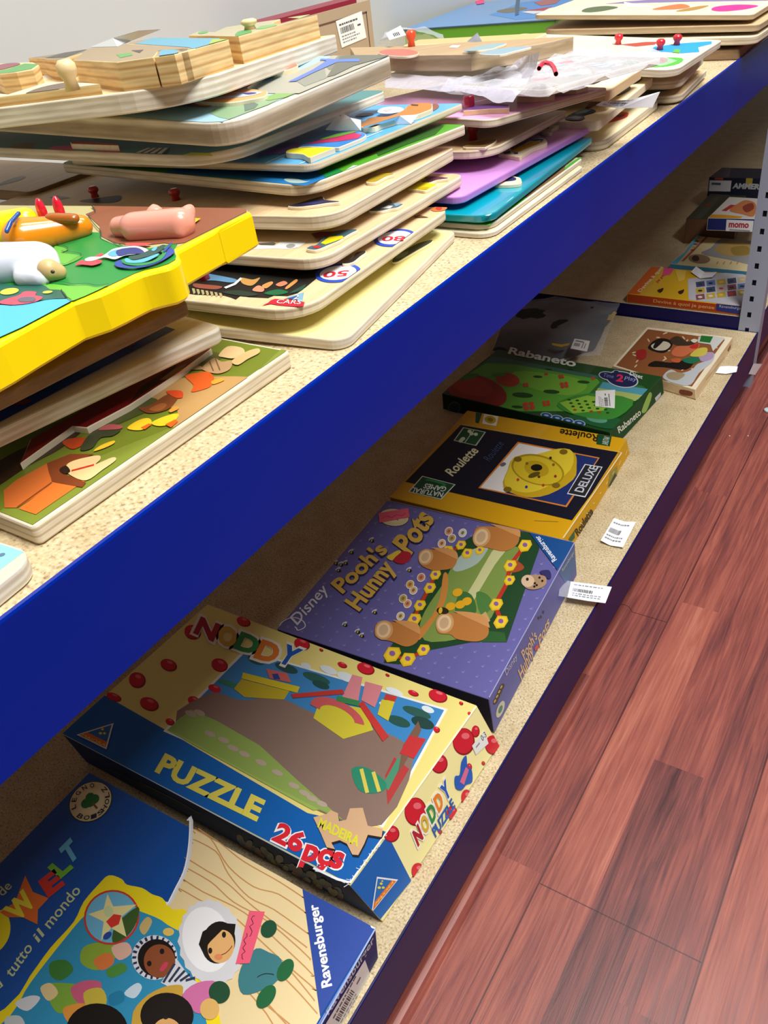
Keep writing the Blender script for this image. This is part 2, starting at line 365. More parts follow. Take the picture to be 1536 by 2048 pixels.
# ================================================================ STRUCTURE
mb = MB(); mb.box((-.62, -1.2, -.02), (3.2, 5.2, 0), FLOOR); struct('floor', mb)
mb = MB(); mb.box((-.66, -1.2, 0), (-.62, 5.2, 2.8), WALL); struct('wall_left', mb)
mb = MB(); mb.box((-.62, 5.2, 0), (3.2, 5.24, 2.8), WALL); struct('wall_back', mb)
mb = MB(); prof = [(-.018, 0), (-.018, .004), (-.013, .009), (-.006, .0105), (0, .009), (.004, .004), (.006, 0)]
mb.rings([[(x, -1.2, z) for x, z in prof], [(x, 5.2, z) for x, z in prof]], FLOOR); struct('trim_1', mb)
# shelving bay: two deep shelves with folded steel front rails
def shelf(y0, y1, ztop, hf, rail, label, lip=True):
    t = thing('shelf', label, 'shelf', Matrix.Translation((0, y0, ztop)), 'blue framed shelves')
    b = MB(); b.box((-.60, .0025, -.018), (-.0022, y1-y0-.0025, 0), BOARD); b.build('shelf_board', t)
    r = MB(); L = y1-y0
    pr = [(-.002, -.022), (-.002, .0012), (-.0013, .0018), (0, .0012), (.0006, 0), (.0006, -hf+.001), (-.0006, -hf), (-.02, -hf), (-.02, -hf+.0015), (-.0022, -hf+.0015)]
    r.rings([[(x, .0, z) for x, z in pr], [(x, L, z) for x, z in pr]], rail); r.cap([(x, 0, z) for x, z in pr], rail, (0, -1, 0)); r.cap([(x, L, z) for x, z in pr], rail, (0, 1, 0))
    r.build('front_rail', t)
    e = MB()
    for yy in (.0008, L-.0008): e = MB(); e.box((-.6, yy-.0008, -hf), (-.0025, yy+.0008, .0003), rail); e.build('end_rail', t)
    return t
shelf(-.62, 1.775, HU, .069, BLUE, 'upper chipboard shelf with bright blue steel front rail, stacked with wooden puzzles')
shelf(-.62, 1.775, HL, .087, BLUE2, 'lower chipboard shelf near the floor with dark blue rail, holding game boxes')
shelf(1.778, 4.1, HL+.028, .087, BLUE2, 'lower shelf of the far bay beyond the slotted steel post')
shelf(1.778, 4.1, HU, .069, BLUE, 'upper shelf of the far bay beyond the slotted steel post')
# slotted post
def post(y, x0=-.042, label=''):
    t = thing('shelf_post', label, 'post', Matrix.Translation((x0, y, .0005)), None); mb = MB(); H = HU-.07 if False else 1.4
    # front leaf (faces along the aisle) with real slots: built as strips between slots
    hw = .042; th = .0018; zc = [.142+.0345+i*.0352 for i in range(-4, 34)]; a, b = .0135, .0215; hh = .006
    zs = [0]
    for z in zc: zs += [z-hh, z+hh]
    zs.append(H)
    for x_0, x_1 in ((0, a), (b, hw)): mb.box((x_0, -th, 0), (x_1, 0, H), STEEL)
    for i in range(0, len(zs), 2): mb.box((a, -th, zs[i]), (b, 0, zs[i+1]), STEEL)
    mb.box((hw-.0018, 0, 0), (hw, .03, H), STEEL); mb.build('slotted_leaf', t)
    k = MB(); k.box((a-.003, .004, 0), (b+.003, .006, H), mat('#15161c', .8)); k.build('slot_backing', t); return t  # near-black strip added behind the slots so they read dark
post(1.7765, -.0405, 'grey slotted steel upright at the end of the lower shelf')

# ================================================================ UPPER SHELF, middle stack (bottom to top)
W_ = '#f4f4f0'; K_ = '#1c1d22'
GR = None
m1 = Puzzle('pale cream-yellow wooden board, lowest of the middle stack on the upper shelf', (690, 684), (913, 462), (450, 657), .7470, .0068, .15, r=(.012, .006, .01, .01), top=mat('#f3e79c', .45), side=PLYW)
m1.piece('B 835,735 880,665 1010,590 1130,535 1250,510 1240,540 1100,620 980,690 900,735', mat('#4a4f3c', .5), .0018, side=CREAMW, prints=[('B 870,700 930,650 1010,630 960,690', '#7d8474', dict(sm=5, k=1))])
m1.done()
m2 = Puzzle('light wooden puzzle board printed with red numbers 50 and 80 in blue rings', (601, 626), (901, 415), (380, 601), .766, .0072, .29, r=(.026, .012, .01, .01))
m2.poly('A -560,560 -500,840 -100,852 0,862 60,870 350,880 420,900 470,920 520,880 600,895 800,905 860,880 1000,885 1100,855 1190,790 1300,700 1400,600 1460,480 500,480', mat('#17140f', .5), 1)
for i in range(7): m2.poly(f'A {20+i*46},{806+i*8} {48+i*46},{808+i*8} {58+i*46},{850+i*6} {38+i*46},{866+i*6}', '#a59b6c', k=2)
for q, c in (('120,640 200,660 360,690 480,720 430,750 260,730 130,720', '#5a86a8'), ('40,760 160,770 330,790 260,820 60,800', '#8a4a38'), ('520,700 640,720 720,700 640,780 540,760', '#b98a4a'), ('640,830 700,780 760,810 740,845', '#e08a6c'), ('740,780 830,740 850,760 780,810', '#d28b4e'), ('880,770 960,735 1000,760 930,790', '#e07b5c'), ('980,800 1080,720 1100,740 1000,815', '#c78a4a'), ('760,860 900,820 1010,850 880,880', '#14613a'), ('1020,860 1120,800 1190,770 1140,830', '#1d4a3c'), ('330,850 500,830 700,870 560,890', '#26352a')):
    m2.poly('A '+q, c, k=3, sm=4)
m2.poly('A 350,800 450,760 520,700 535,715 470,775 370,815', '#d8d8cc', k=4)
m2.knob('A 150,690', 0, '#cc1722')
m2.poly('A 740,985 800,955 830,930 870,915 1000,920 1120,935 1175,950 1165,990 1060,995 900,980 830,968', '#c01f36', k=2)
m2.poly('A 960,915 1100,870 1170,850 1150,950 1100,940 1110,900', '#7aa3bb', k=3); m2.poly('A 1000,915 1110,885 1100,935', '#2c4c86', k=4)
m2.art.text('CARS', *px('A 880,965 1130,975 905,925'), m='#f4e9d8', k=4)
m2.art.text('2', *px('A 1060,925 1110,925 1075,880'), m='#e8f0f4', k=5)
def ring(pz, c, rx, ry, rot=0):
    cx, cy = px(c)[0]
    def el(sx, sy): return [(cx+sx*math.cos(t)*math.cos(rot)-sy*math.sin(t)*math.sin(rot), cy+sx*math.cos(t)*math.sin(rot)+sy*math.sin(t)*math.cos(rot)) for t in [2*math.pi*i/36 for i in range(36)]]
    pz.poly(el(rx, ry), '#1f49b4', k=2); pz.poly(el(rx*.80, ry*.76), '#f1eef0', k=3)
ring(m2, 'B 288,855', 46, 18.5, -.12); ring(m2, 'B 870,495', 43, 17, -.12)
m2.art.text('50', *px('B 405,830 150,850 385,890'), m='#cc2436', k=4, bold=.02)
m2.art.text('80', *px('B 985,480 755,485 960,530'), m='#cc2436', k=4, bold=.02)
m2.piece('B 330,750 420,700 470,640 560,620 575,640 520,680 450,735 380,755', mat('#2a2018', .5), .0025)
m2.poly('B 1240,205 1290,175 1390,175 1400,205 1340,220 1270,222', '#e0713c', k=2, sm=4); m2.poly('B 1290,185 1350,185 1340,210 1300,208', '#b8321e', k=3, sm=4)
m2.poly('B 1060,275 1120,262 1220,285 1080,290', '#6b4a34', k=2)
m2.done()
m3 = Puzzle('light wooden board with white vehicle picture, just above the board with 50 and 80', (640, 521), (932, 347), (454, 513), .780, .0075, .29, zR=.777, r=(.018, .012, .01, .01))
m3.poly('A 560,385 620,360 870,370 920,330 1100,318 1190,335 1110,385 1000,402 860,398 640,402', '#e3e3df', k=1)
m3.poly('A 700,345 850,335 880,345 860,362 720,358', '#5c5b58', k=2); m3.poly('A 985,372 1010,355 1050,350 1080,365 1050,388 1005,392', '#9a9a98', k=2, sm=4)
m3.piece('B -40,600 10,570 60,560 120,500 180,440 300,410 430,400 490,408 430,440 360,480 300,520 180,570 110,600 40,615', mat('#3f5c66', .45), .0022, prints=[('B 110,545 200,480 330,470 350,490 250,530 160,560', '#d8c514', dict(k=1)), ('B 20,590 60,570 120,580 90,600', '#b5242a', dict(k=1)), ('B 10,450 100,430 280,425 190,470 60,500', '#6a1c22', dict(k=1))])
m3.piece('B 600,210 700,150 820,100 860,130 960,145 900,180 820,195 720,215', mat('#5b6468', .45), .0022, prints=[('B 720,190 800,160 850,165 820,190', '#e0e2e0', dict(k=1)), ('B 850,140 900,130 930,150 880,170', '#7d9db4', dict(k=1))])
m3.piece('D 900,1110 980,1070 1060,1000 1130,1055 1200,1072 1090,1130 1010,1125', mat('#d9c81c', .45), .0022, prints=[('D 1000,1120 1060,1095 1120,1098 1090,1128', '#b8a008', dict(k=1))])
m3.piece('D 1030,1040 1090,985 1330,1003 1200,1025 1120,1050', mat('#5c3040', .45), .0022); m3.done()
m4 = Puzzle('tan wooden board with dark blue piece, directly under the green and blue board', (661, 434), (908.5, 295), (507, 433.7), .798, .0095, .36, zR=.794, r=(.02, .004, .01, .01))
m4.piece('C 900,1290 1000,1260 1150,1215 1250,1190 1290,1225 1420,1238 1420,1250 1300,1262 1150,1285 1000,1300', mat('#2b2c40', .45), .0022, prints=[('C 1000,1280 1150,1250 1300,1245 1180,1275', '#3b356a', dict(k=1))])
m4.piece('D 470,1040 580,970 700,950 760,965 680,990 570,1045', mat('#a89022', .45), .0022)
for kp in ((190, 392), (352, 398)):
    m4.knob(kp, 0, '#b81c20', .0085, .0045)
m4.poly('E 580,740 700,720 880,700 860,745 720,755', '#2a3a5c', k=1, sm=4); m4.poly('E 360,715 420,700 520,715 430,730', '#5c4a40', k=1); m4.done()
m5 = Puzzle('wooden board with bright green field and blue pond print, under the blue sports board', (612, 373), (933, 249), (400, 353), .812, .0075, .30, zR=.808, r=(.02, .004, .01, .01), top=mat('#4f9a22', .4))
m5.poly('C -400,960 0,985 400,1010 800,1085 1060,1095 1160,1075 1320,1000 1250,940 900,820 0,800', '#1b6fae', k=1)
m5.poly('C 860,1020 960,1010 1080,1040 1130,1035 1050,1060 920,1055', '#9db5b0', k=2, sm=4)
m5.poly('C 1180,930 1350,880 1480,945 1350,1005 1290,1000', '#13803a', k=2); m5.poly('D 250,935 340,880 440,878 380,905 270,948', '#cfe0de', k=2)
m5.poly('D 540,700 900,540 1100,460 1270,470 1180,560 900,660 600,780', '#2c5a1c', k=2); m5.poly('D 290,810 400,760 560,730 580,750 470,790 360,812', '#55402e', k=3, sm=4); m5.done()
m6 = Puzzle('thin sky-blue board with striped ball and brown animal piece, above the green board', (624, 330), (929, 206), (470, 326), .822, .005, .27, zR=.818, r=(.010, .006, .01, .01), top=mat('#58a8dc', .35))
for q in ('C 650,860 870,765 880,768 665,862', 'C 1000,868 1190,790 1200,793 1015,868', 'D 440,600 640,520 645,524 450,604'): m6.poly(q, '#d6ecf6', k=2)
m6.poly('C 560,790 640,740 900,640 1060,650 900,740 850,755 720,765', '#a678c8', k=2)
m6.piece('C 1250,610 1400,560 D 190,0'.replace(' D 190,0', '')+' 1536,530 1640,525 1700,560 1650,600 1560,640 1450,680 1380,690 1080,680 1000,690 1080,650', mat('#2f80cc', .35), .003, sm=5, prints=[('C 1100,650 1300,600 1560,540 1660,560 1620,600 1420,630 1080,660', '#c0205c', dict(k=1)), ('C 1230,608 1400,555 1560,528 1620,530 1450,575 1260,615', '#68a838', dict(k=2))])
m6.piece('C 880,740 950,700 1150,690 1380,690 1410,705 1330,760 1180,790 1110,790 1040,755', mat('#eade18', .35), .004, sm=5)
m6.piece('D 400,445 450,420 520,380 700,370 850,310 900,260 1000,235 1100,235 1150,250 1130,310 1000,350 800,400 640,445 560,480 420,480', mat('#c07a28', .4), .004, sm=5, side=CREAMW, prints=[('D 590,320 650,285 760,275 850,290 840,320 720,345 620,340', '#e6e6ea', dict(k=1, sm=5)), ('D 640,310 700,295 740,305 680,325', '#b4b6bc', dict(k=2, sm=4)), ('D 930,250 1010,255 1000,265 940,262', '#5a3414', dict(k=2))])
m6.poly('D 1120,300 1170,240 1220,270 1180,310 1080,355 1030,350', '#8a4e3c', k=2, sm=4); m6.poly('D 360,375 440,340 540,345 540,360 460,375', '#8a5a50', k=2, sm=4); m6.done()
m7 = Puzzle('rounded white-edged board with teal, pink and striped print, under the thick board', (431, 314), (778, 180), (0, 295.7), .835, .0075, .34, zR=.832, r=(.038, .012, .02, .02), top=mat('#4c8484', .4), side=PLYW)
m7.poly('E 310,372 400,340 530,330 550,385 430,380', '#d2508c', k=1); m7.poly('E 620,385 840,350 890,360 870,400 700,400', '#c8465a', k=1)
m7.poly('E 1280,420 1400,385 1536,390 1560,412 1440,422', '#c9c92e', k=1)
for i in range(4): m7.poly(f'E {950+i*62},406 {1080+i*42},352 {1106+i*42},354 {985+i*62},408', ('#f0f0ee'), k=2); m7.poly(f'E {985+i*62},407 {1106+i*42},354 {1120+i*42},356 {1012+i*62},410', ('#22252a'), k=2)
m7.poly('E 60,345 180,315 260,315 240,355 120,352', '#7d5a24', k=1)
m7.piece('E 530,300 840,318 845,345 760,360 640,362 560,345', mat('#d05a50', .4), .004, sm=4); m7.done()
m8 = Puzzle('thick tan-edged puzzle with faded picture of grey houses, just below the top tray', (458.6, 249), (783, 112), (164, 233), .858, .0143, .33, zR=.8645, r=(.022, .004, .01, .01), top=PALE, side=PLY8, tmax=.02)
m8.poly('C -1100,320 0,430 230,432 330,390 900,160 1010,110 G 0,0'.replace(' G 0,0', ''), '#a9cbdc', k=1)
m8.poly([(150, 225), (398, 246), (445, 244), (470, 236), (600, 185), (690, 145), (783, 114), (640, 108), (520, 130), (380, 170), (250, 190)], '#9fc4d8', k=2)
m8.poly('C 95,345 150,300 300,270 560,190 800,180 900,155 700,260 480,340 300,410 200,390', '#88a882', k=3)
m8.poly('C 620,200 800,140 960,120 1010,130 870,190 700,220', '#7fa860', k=4)
m8.poly('C 450,250 550,235 600,260 560,300 460,330', '#5f7468', k=4)
m8.poly('G 480,650 700,560 900,480 1060,405 1480,402 1480,425 1080,570 800,690 560,690', '#a8a698', k=4)
m8.poly('G 760,590 980,480 1000,580 840,640', '#8c8f84', k=5); m8.poly('G 1000,500 1100,400 1300,400 1180,470 1020,520', '#7d7c6e', k=5); m8.poly('G 1100,420 1240,408 1440,400 1470,415 1200,490 1060,560 1000,575', '#6a6a5c', k=6)
m8.poly('G 720,610 900,520 1000,455 950,450 960,440 1100,445 1240,440 1240,462 1080,465 900,545 780,605', '#5a78c8', k=7)
m8.poly('C 0,210 100,200 420,225 600,190 700,150 250,250 60,290 -120,270 -250,250', '#d88a50', k=5)
m8.piece('C -80,150 0,95 200,75 420,85 620,100 690,120 660,165 500,200 300,230 100,225 -60,205', mat('#e0a46c', .45), .003, side=PALE, prints=[('C 0,150 150,115 420,130 560,120 640,130 500,165 350,180 150,190 20,180', '#b9cbe0', dict(k=1, sm=4)), ('C 150,150 250,130 380,140 330,160 200,170', '#e08a54', dict(k=2, sm=4)), ('C 440,140 540,130 580,138 500,152', '#4a3f7c', dict(k=2, sm=4))])
m8.piece('G 560,510 640,470 740,452 790,475 760,495 690,515 600,530', mat('#c4745c', .45), .004, side=CREAMW, sm=5)
m8.piece('G 280,625 400,560 520,535 540,555 480,600 420,640', mat('#d87048', .45), .003, sm=0); m8.poly('C 155,260 190,248 200,265 170,280', '#2c2c28', k=7, sm=4); m8.poly('C 0,440 60,440 70,455 20,465', '#2c6e50', k=7); m8.done()
# top tray with thick chunky blocks
m9 = Puzzle('shallow pale wooden tray on top of the middle stack holding thick plywood blocks', (368, 170), (675, 68), (0, 216), .883, .0125, .42, zR=.8755, r=(.05, .006, .02, .02), top=PINE, side=PLYW, name='wooden_puzzle_tray', tmax=.04)
m9.done()
def block(pts, h, prints, top, label=None, knob=None, z0=0, side=PLYB):
    o = m9.piece(pts, top, h, sm=0, side=side, prints=prints, label=label)
    if knob: m9.knob(knob[0], knob[1], kh=.017 if knob[1] < .01 else .007, kr=.0062, parent=o, wood=PINE)
    return o
TAUPE = mat('#a08c6c', .45)
block([(146, 120), (175, 98), (225, 88), (378, 95), (372, 110), (355, 100), (315, 103), (310, 111), (293, 124), (284, 127)], .0165, [('F 850,400 960,385 970,405 880,425', '#5f9c4c', dict(k=1)), ('F 960,370 1050,365 1020,388', '#4c3c34', dict(k=1))], TAUPE)
block([(292, 125), (312, 112), (316, 101), (352, 97), (378, 96), (250, 88), (300, 74), (463, 79), (455, 86), (400, 99), (372, 112), (345, 118), (300, 126)], .0165, [([(270, 88), (305, 76), (440, 77), (425, 90), (385, 98), (378, 95)], '#5ea0b8', dict(k=1)), ([(297, 122), (318, 113), (322, 102), (352, 101), (352, 112)], '#5ea0b8', dict(k=2, sm=4)), ([(425, 79), (462, 79), (440, 92), (412, 97)], '#9cb848', dict(k=2))], TAUPE)
block('G -10,258 60,230 180,235 360,155 600,125 660,140 600,165 640,180 930,108 940,112 560,215 480,235 410,270 325,262', .0168, [('G 330,255 360,230 440,222 450,240 400,268 350,268', '#4c9848', dict(k=1, sm=4)), ('G 480,215 520,190 620,178 640,188 540,212', '#7aa860', dict(k=1)), ('G 60,240 120,225 130,238 80,250', '#5fa050', dict(k=1, sm=4)), ('G 700,130 790,112 880,108 800,135', '#a8b878', dict(k=1))], mat('#b0a888', .5), knob=((500, 57), .0168))
block('F 740,255 1100,155 1300,118 1700,112 1690,125 1480,160 1200,270 1160,255 900,290 750,275', .0155, [('F 1330,170 1380,145 1560,138 1700,118 1600,155 1440,175', '#8aa84c', dict(k=1)), ('F 1060,220 1200,185 1380,180 1280,215 1120,235', '#6e4c50', dict(k=1, sm=4)), ('F 1110,155 1300,125 1400,125 1300,160 1200,170', '#5c5c58', dict(k=1))], mat('#8c8272', .5))
block('F -40,430 60,405 200,370 560,275 640,265 715,275 720,300 700,360 430,440 300,425 160,425', .0155, [('F 180,395 380,315 560,290 500,330 380,390 260,410', '#6a6860', dict(k=1)), ('F 470,330 560,300 700,285 690,300 560,345 490,350', '#b08a54', dict(k=2)), ('F 330,425 600,350 680,345 480,420', '#4c4840', dict(k=1))], mat('#8a8068', .5))
block('F -60,520 -40,470 100,460 240,455 285,475 240,510 120,530 0,542', .0155, [('F -60,500 0,475 100,462 150,470 60,500 -20,515', '#8c4c54', dict(k=2, sm=3)), ('F -60,530 60,505 180,465 280,470 230,505 100,530 0,540', '#589c50', dict(k=1))], PINE)
block('F -60,790 -60,680 60,690 350,600 620,605 915,628 900,640 480,690 100,740', .006, [('F 180,690 300,640 480,605 540,615 500,640 420,655 470,672 420,690 300,690', '#6c5a48', dict(k=1, sm=3))], mat('#c4ccb0', .5), knob=('F 528,640', .006))
# paper slip resting on the blocks
def slip(name, label, rows, m=None, cat='paper label', n=(0, 0, .00025), group=None, bars=None):
    """curled paper: two edges given as rows of (pixel, height)"""
    mb = MB(); top = [[U(p[0], p[1], p[2]) for p in r] for r in rows]
    c = top[0][0]; L = [[q-c for q in r] for r in top]; nrm = np.array(n)
    mm = m or mat('#f2f4f7', .5)
    mb.rings([[q+nrm for q in r] for r in L], mm, close=False); mb.rings([list(r) for r in L][::-1], mm, close=False)
    if bars:
        rr = random.Random(bars); A, B, C, D_ = L[0][0], L[0][-1], L[-1][0], L[-1][-1]
        def pt(a, b):
            i = a*(len(L[0])-1); j = min(int(i), len(L[0])-2); f = i-j; lo = L[0][j]*(1-f)+L[0][j+1]*f; hi = L[-1][j]*(1-f)+L[-1][j+1]*f; return lo*(1-b)+hi*b+np.array([0, 0, .0006])
        x = .1
        while x < .6:
            wd = rr.choice((.014, .022, .03)); mb.cap([pt(x, .42), pt(x+wd, .42), pt(x+wd, .60), pt(x, .60)], '#2b2b2e'); x += wd+rr.choice((.014, .02))
        for yy in (.80, .28, .16):
            x = .1
            while x < .8: wd = rr.uniform(.04, .1); mb.cap([pt(x, yy), pt(x+wd, yy), pt(x+wd, yy+.05), pt(x, yy+.05)], '#85868c'); x += wd+.025
    o = mb.build(name); o.location = tuple(c); return tag(o, label, cat, group)
slip('paper_slip', 'crumpled white paper slip lying across the plywood blocks of the top tray', [[(180, 95, .909), (226, 77, .913), (278, 62, .916)], [(235, 94, .909), (262, 82, .911), (322, 59, .914)]], cat='paper')
slip('barcode_label', 'small white barcode label tucked under the brown animal piece of the sky-blue board', [[(651, 260, .824), (683, 262, .823), (722, 262, .822)], [(681, 224, .836), (700, 236, .832), (722, 240, .826)]], bars=3)
slip('paper_label', 'curled white paper strip under the brown animal piece on the sky-blue board', [[(722, 258, .824), (780, 247, .821), (822, 248, .820)], [(730, 253, .826), (800, 232, .826), (836, 230, .824)]])
# dark boards deep at the left, half hidden behind the toy and the stack
d1 = Puzzle('shadowed brown wooden board deep at the left end of the upper shelf', (60, 385), (210, 330), (-120, 398), .790, .009, .2, r=.008, top=TANW, side=MDF, tl=0.)
d1.poly('E -60,640 60,585 160,558 190,565 120,595 20,620', '#15130f', k=1, sm=4); d1.done()

# ================================================================ UPPER SHELF, right stacks
G2 = 'wooden puzzles stacked on the upper shelf'
r1 = Puzzle('thin cream plywood back board, lowest of the stack by the blue rail', (982, 469), (1168, 331), (879, 460), .7446, .0042, .22, r=(.014, .006, .01, .01), top=CREAMW, side=PLYW, group=G2, tl=0.); r1.done()
r1 = Puzzle('puzzle board with green and brown printed border under the turquoise board', (980, 452), (1167, 315), (879, 450), .7492, .0042, .22, r=(.014, .006, .01, .01), top=CREAMW, side=PLYW, group=G2, tl=0.)
r1.poly('R 100,885 480,912 570,890 860,660 880,600 500,700 100,850', '#4dae38', k=1); r1.poly('R 800,668 870,655 1180,415 1150,400 1000,460', '#8a6a48', k=2); r1.poly('R 1140,420 1200,370 1290,312 1300,330 1230,385 1160,425', '#54b43c', k=3); r1.done()
r2 = Puzzle('glossy turquoise painted puzzle board with chipped front edge', (980, 433), (1186, 274), (902, 432), .7575, .0057, .22, r=(.014, .004, .01, .01), top=mat('#02a6bc', .12, .6), side=mat('#0390a2', .2, .5), group=G2, tl=0.)
r2.piece('R 540,545 590,500 680,480 760,488 780,510 770,540 650,552', CREAMW, .003, side=CREAMW, prints=[('R 580,525 650,490 720,490 735,510 690,522', '#28305c', dict(k=1, sm=4))])
for q in ('R 350,828 420,836 500,820 530,800 500,808 430,828', 'R 640,715 700,665 745,640 700,685'): r2.poly(q, '#e8f0e8', k=1)
r2.done()
r3 = Puzzle('lilac painted puzzle board with a yellow and blue piece, resting over the turquoise board', (922, 396), (1197.5, 244.7), (880, 394), .768, .0055, .22, zR=.766, r=(.01, .003, .01, .01), top=mat('#dd9de6', .3, .3), side=mat('#b87bcb', .35, .2), group=G2, tmax=.012)
r3.piece('R 580,280 660,240 860,170 960,152 1000,180 980,205 880,240 800,290 770,315 700,305', CREAMW, .0035, side=CREAMW, prints=[('R 690,270 760,230 880,185 950,175 930,200 840,235 740,280', '#d8a81c', dict(k=2)), ('R 850,175 920,160 975,165 950,190 900,182', '#2c6c9a', dict(k=1)), ('R 620,280 680,262 690,285 640,292', '#283c5c', dict(k=1)), ('R 710,280 750,275 750,292 720,292', '#28489a', dict(k=1)), ('R 680,235 850,175 800,210 700,260', '#8c7048', dict(k=1))])
r3.piece('R 940,85 1000,50 1080,30 1100,45 1040,80 1040,105 980,105', CREAMW, .0035, side=CREAMW, prints=[('R 960,75 1020,50 1010,75', '#2b2c3c', dict(k=1))]); r3.done()
r4 = Puzzle('brown wooden board with rounded corner and a red knob, third above the turquoise board', (978, 302), (1153, 210), (909, 305.5), .786, .0066, .22, zR=.781, r=(.024, .004, .01, .01), top=TANW, side=PLY, group=G2, tmax=.03, a=.165)
r4.piece('S 340,890 420,850 560,820 680,810 650,850 560,895 500,905', mat('#7c6238', .45), .002, prints=[('S 480,870 580,830 560,860', '#8c3c24', dict(k=1))]); r4.knob('S 440,800', 0, '#a01c24', .014, .0055); r4.done()
r5 = Puzzle('pink printed puzzle board with red knobs, tucked under the clear plastic bag', (981, 241), (1216, 175), (877.6, 235), .808, .0062, .2, zR=.802, r=(.012, .004, .01, .01), top=mat('#e3a8cc', .35), side=PLY, group=G2, tmax=.02)
r5.poly('S 1280,320 1536,320 1700,300 1620,330 1400,368 1280,372', '#9c90d8', k=1)
r5.piece('S 340,520 440,470 640,440 810,455 812,495 600,500 420,515', mat('#84529a', .4), .004, sm=0, side=WOOD, knob='S 400,465', kcol='#a01c34', kh=.0085, kr=.0048, kwood=True)
r5.piece('S 890,385 960,320 1100,315 1280,345 1270,365 1050,385', mat('#d8342c', .4), .004, sm=0, side=WOOD)
r5.piece('S 1120,275 1250,250 1536,250 1620,275 1500,300 1250,310', mat('#e4ccc8', .4), .004, sm=0, side=WOOD, knob='S 1340,275', kcol='#b01428', kh=.0085, kr=.0048, kwood=True); r5.done()
# thick slab with cut corner on top
def slab_out(s):
    loc = [s.face.pt(p) for p in [(942, 109), (1010, 99), (1080, 88), (1147, 73), (1100, 75), (1000, 81), (900, 86), (830, 91), (784, 93), (700, 95), (710, 111), (784, 111.6), (860, 110)]]
    return [(p[0], p[1]) for p in loc]
sl = Puzzle('thick tan wooden animal puzzle with cut corner lying on the plastic bag', (942, 109), (1147, 73), (784, 111.6), .842, .0135, .1, zR=.834, top=TANW, side=PLYT, out=slab_out, tmax=.04, bev=.0005)
sl.piece('J 60,310 120,290 260,285 350,305 340,325 250,338 120,330', mat('#c06a58', .45), .002, side=PALE, inside=False)
sl.piece('J 680,305 760,270 900,245 1000,243 930,270 880,285', mat('#8ea8ac', .45), .002, sm=4, inside=False); sl.piece('J 800,318 900,290 1050,270 1180,268 1060,300 950,325', mat('#8ba6b4', .45), .002, sm=4, inside=False)
sl.poly('J 575,275 600,258 665,258 640,278', '#d4d4cc', k=1); sl.done()
bk = Puzzle('cream board with orange knob partly inside the plastic bag behind the thick slab', (1068, 78), (1085, 70), (870, 80), .826, .005, .16, a=.04, r=.004, top=mat('#c8b47c', .5), side=CREAMW, tl=0.)
bk.done()
def lathe_thing(name, label, cat, c, prof, m, group=None):
    mb = MB(); mb.lathe((0, 0, 0), prof, m, 20); o = mb.build(name, smooth='all'); o.location = tuple(c); return tag(o, label, cat, group)
sl.knob((823, 90), 0, '#e8502c', .016, .0055)
slip('paper_label', 'small white folded paper corner standing behind the thick slab', [[(934, 84, .850), (950, 84.5, .850), (964, 83.5, .850)], [(946, 74, .857), (955, 65.5, .862), (957, 70, .860)]])
# next stack
n1 = Puzzle('pale wooden board with a small red fish print, lowest beyond the lilac board', (1207, 284), (1318, 200), (1170, 284), .7495, .009, .2, r=(.016, .006, .01, .01), top=CREAMW, side=PLY, group=G2, tl=0.)
n1.poly('T 560,700 680,640 820,615 840,640 760,675 600,712', '#b83434', k=1, sm=4); n1.poly('T 700,630 740,600 830,600 850,620 800,635', '#c8402c', k=2, sm=4); n1.poly('T 720,635 800,618 820,630 760,645', '#4c4450', k=3); n1.done()
n2 = Puzzle('cream wooden board with blue stripes and pink shape, under the paper price strip', (1198, 243), (1310, 152), (1130, 245), .772, .0085, .2, r=(.004, .012, .01, .01), top=CREAMW, side=PALE, group=G2, tl=0.)
n2.piece('T 665,425 700,385 800,340 860,345 865,370 800,410 740,430', mat('#2c3c5c', .4), .001, sm=4, inside=False, side=mat(K_), prints=[('T 690,415 720,385 800,350 850,352 845,370 780,405 730,420', '#5c9cd0', dict(k=1, sm=4))])
n2.piece('T 440,545 520,470 600,440 690,440 695,455 620,475 500,540 450,550', mat('#8a2c48', .4), .001, sm=4, inside=False, side=mat(K_))
n2.piece('T 850,322 890,285 940,262 980,268 960,295 900,320', mat('#262018', .4), .001, sm=4, inside=False, side=mat(K_), prints=[('T 870,315 900,290 945,270 970,275 945,295 900,315', '#e0d414', dict(k=1, sm=4))])
n2.piece('T 240,650 320,600 440,560 530,575 520,595 420,625 430,650 380,672 280,670', mat('#283858', .4), .001, sm=4, inside=False, side=mat(K_), prints=[('T 330,600 420,570 500,572 440,600 350,620', '#7898b8', dict(k=1)), ('T 260,650 340,632 410,645 360,665', '#8aa0b4', dict(k=1))]); n2.done()
n3 = Puzzle('plain pale wooden board end showing beneath the bagged puzzle', (1217, 181), (1285, 136), (1180, 180), .79, .010, .18, r=(.004, .004, .01, .01), top=PALE, side=WOOD, group=G2, tl=0.)
n3.poly('T 260,320 420,270 640,205 780,180 760,210 640,270 520,330 400,330', '#2c1c1c', k=1, sm=3); n3.poly('T 440,275 640,215 720,195 690,220 560,265', '#7a2434', k=2); n3.done()
slip('barcode_label', 'long white price strip with barcode sticking out of the boards beyond the lilac one', [[(1192, 211, .787), (1240, 217, .781), (1305, 215, .775)], [(1205, 203, .789), (1262, 200, .785), (1320, 184, .787)]], bars=5)
t1 = Puzzle('shadowed wooden board, lowest of the rounded boards under the water-and-grass puzzle', (1361, 192), (1415, 138), (1290, 192), .750, .0075, .22, r=(.016, .006, .01, .01), top=WOOD, side=PLY, group=G2, tl=0.)
t1.poly('T 900,420 1100,365 1240,365 1180,395 980,420', '#1f2a26', k=1, sm=3); t1.done()
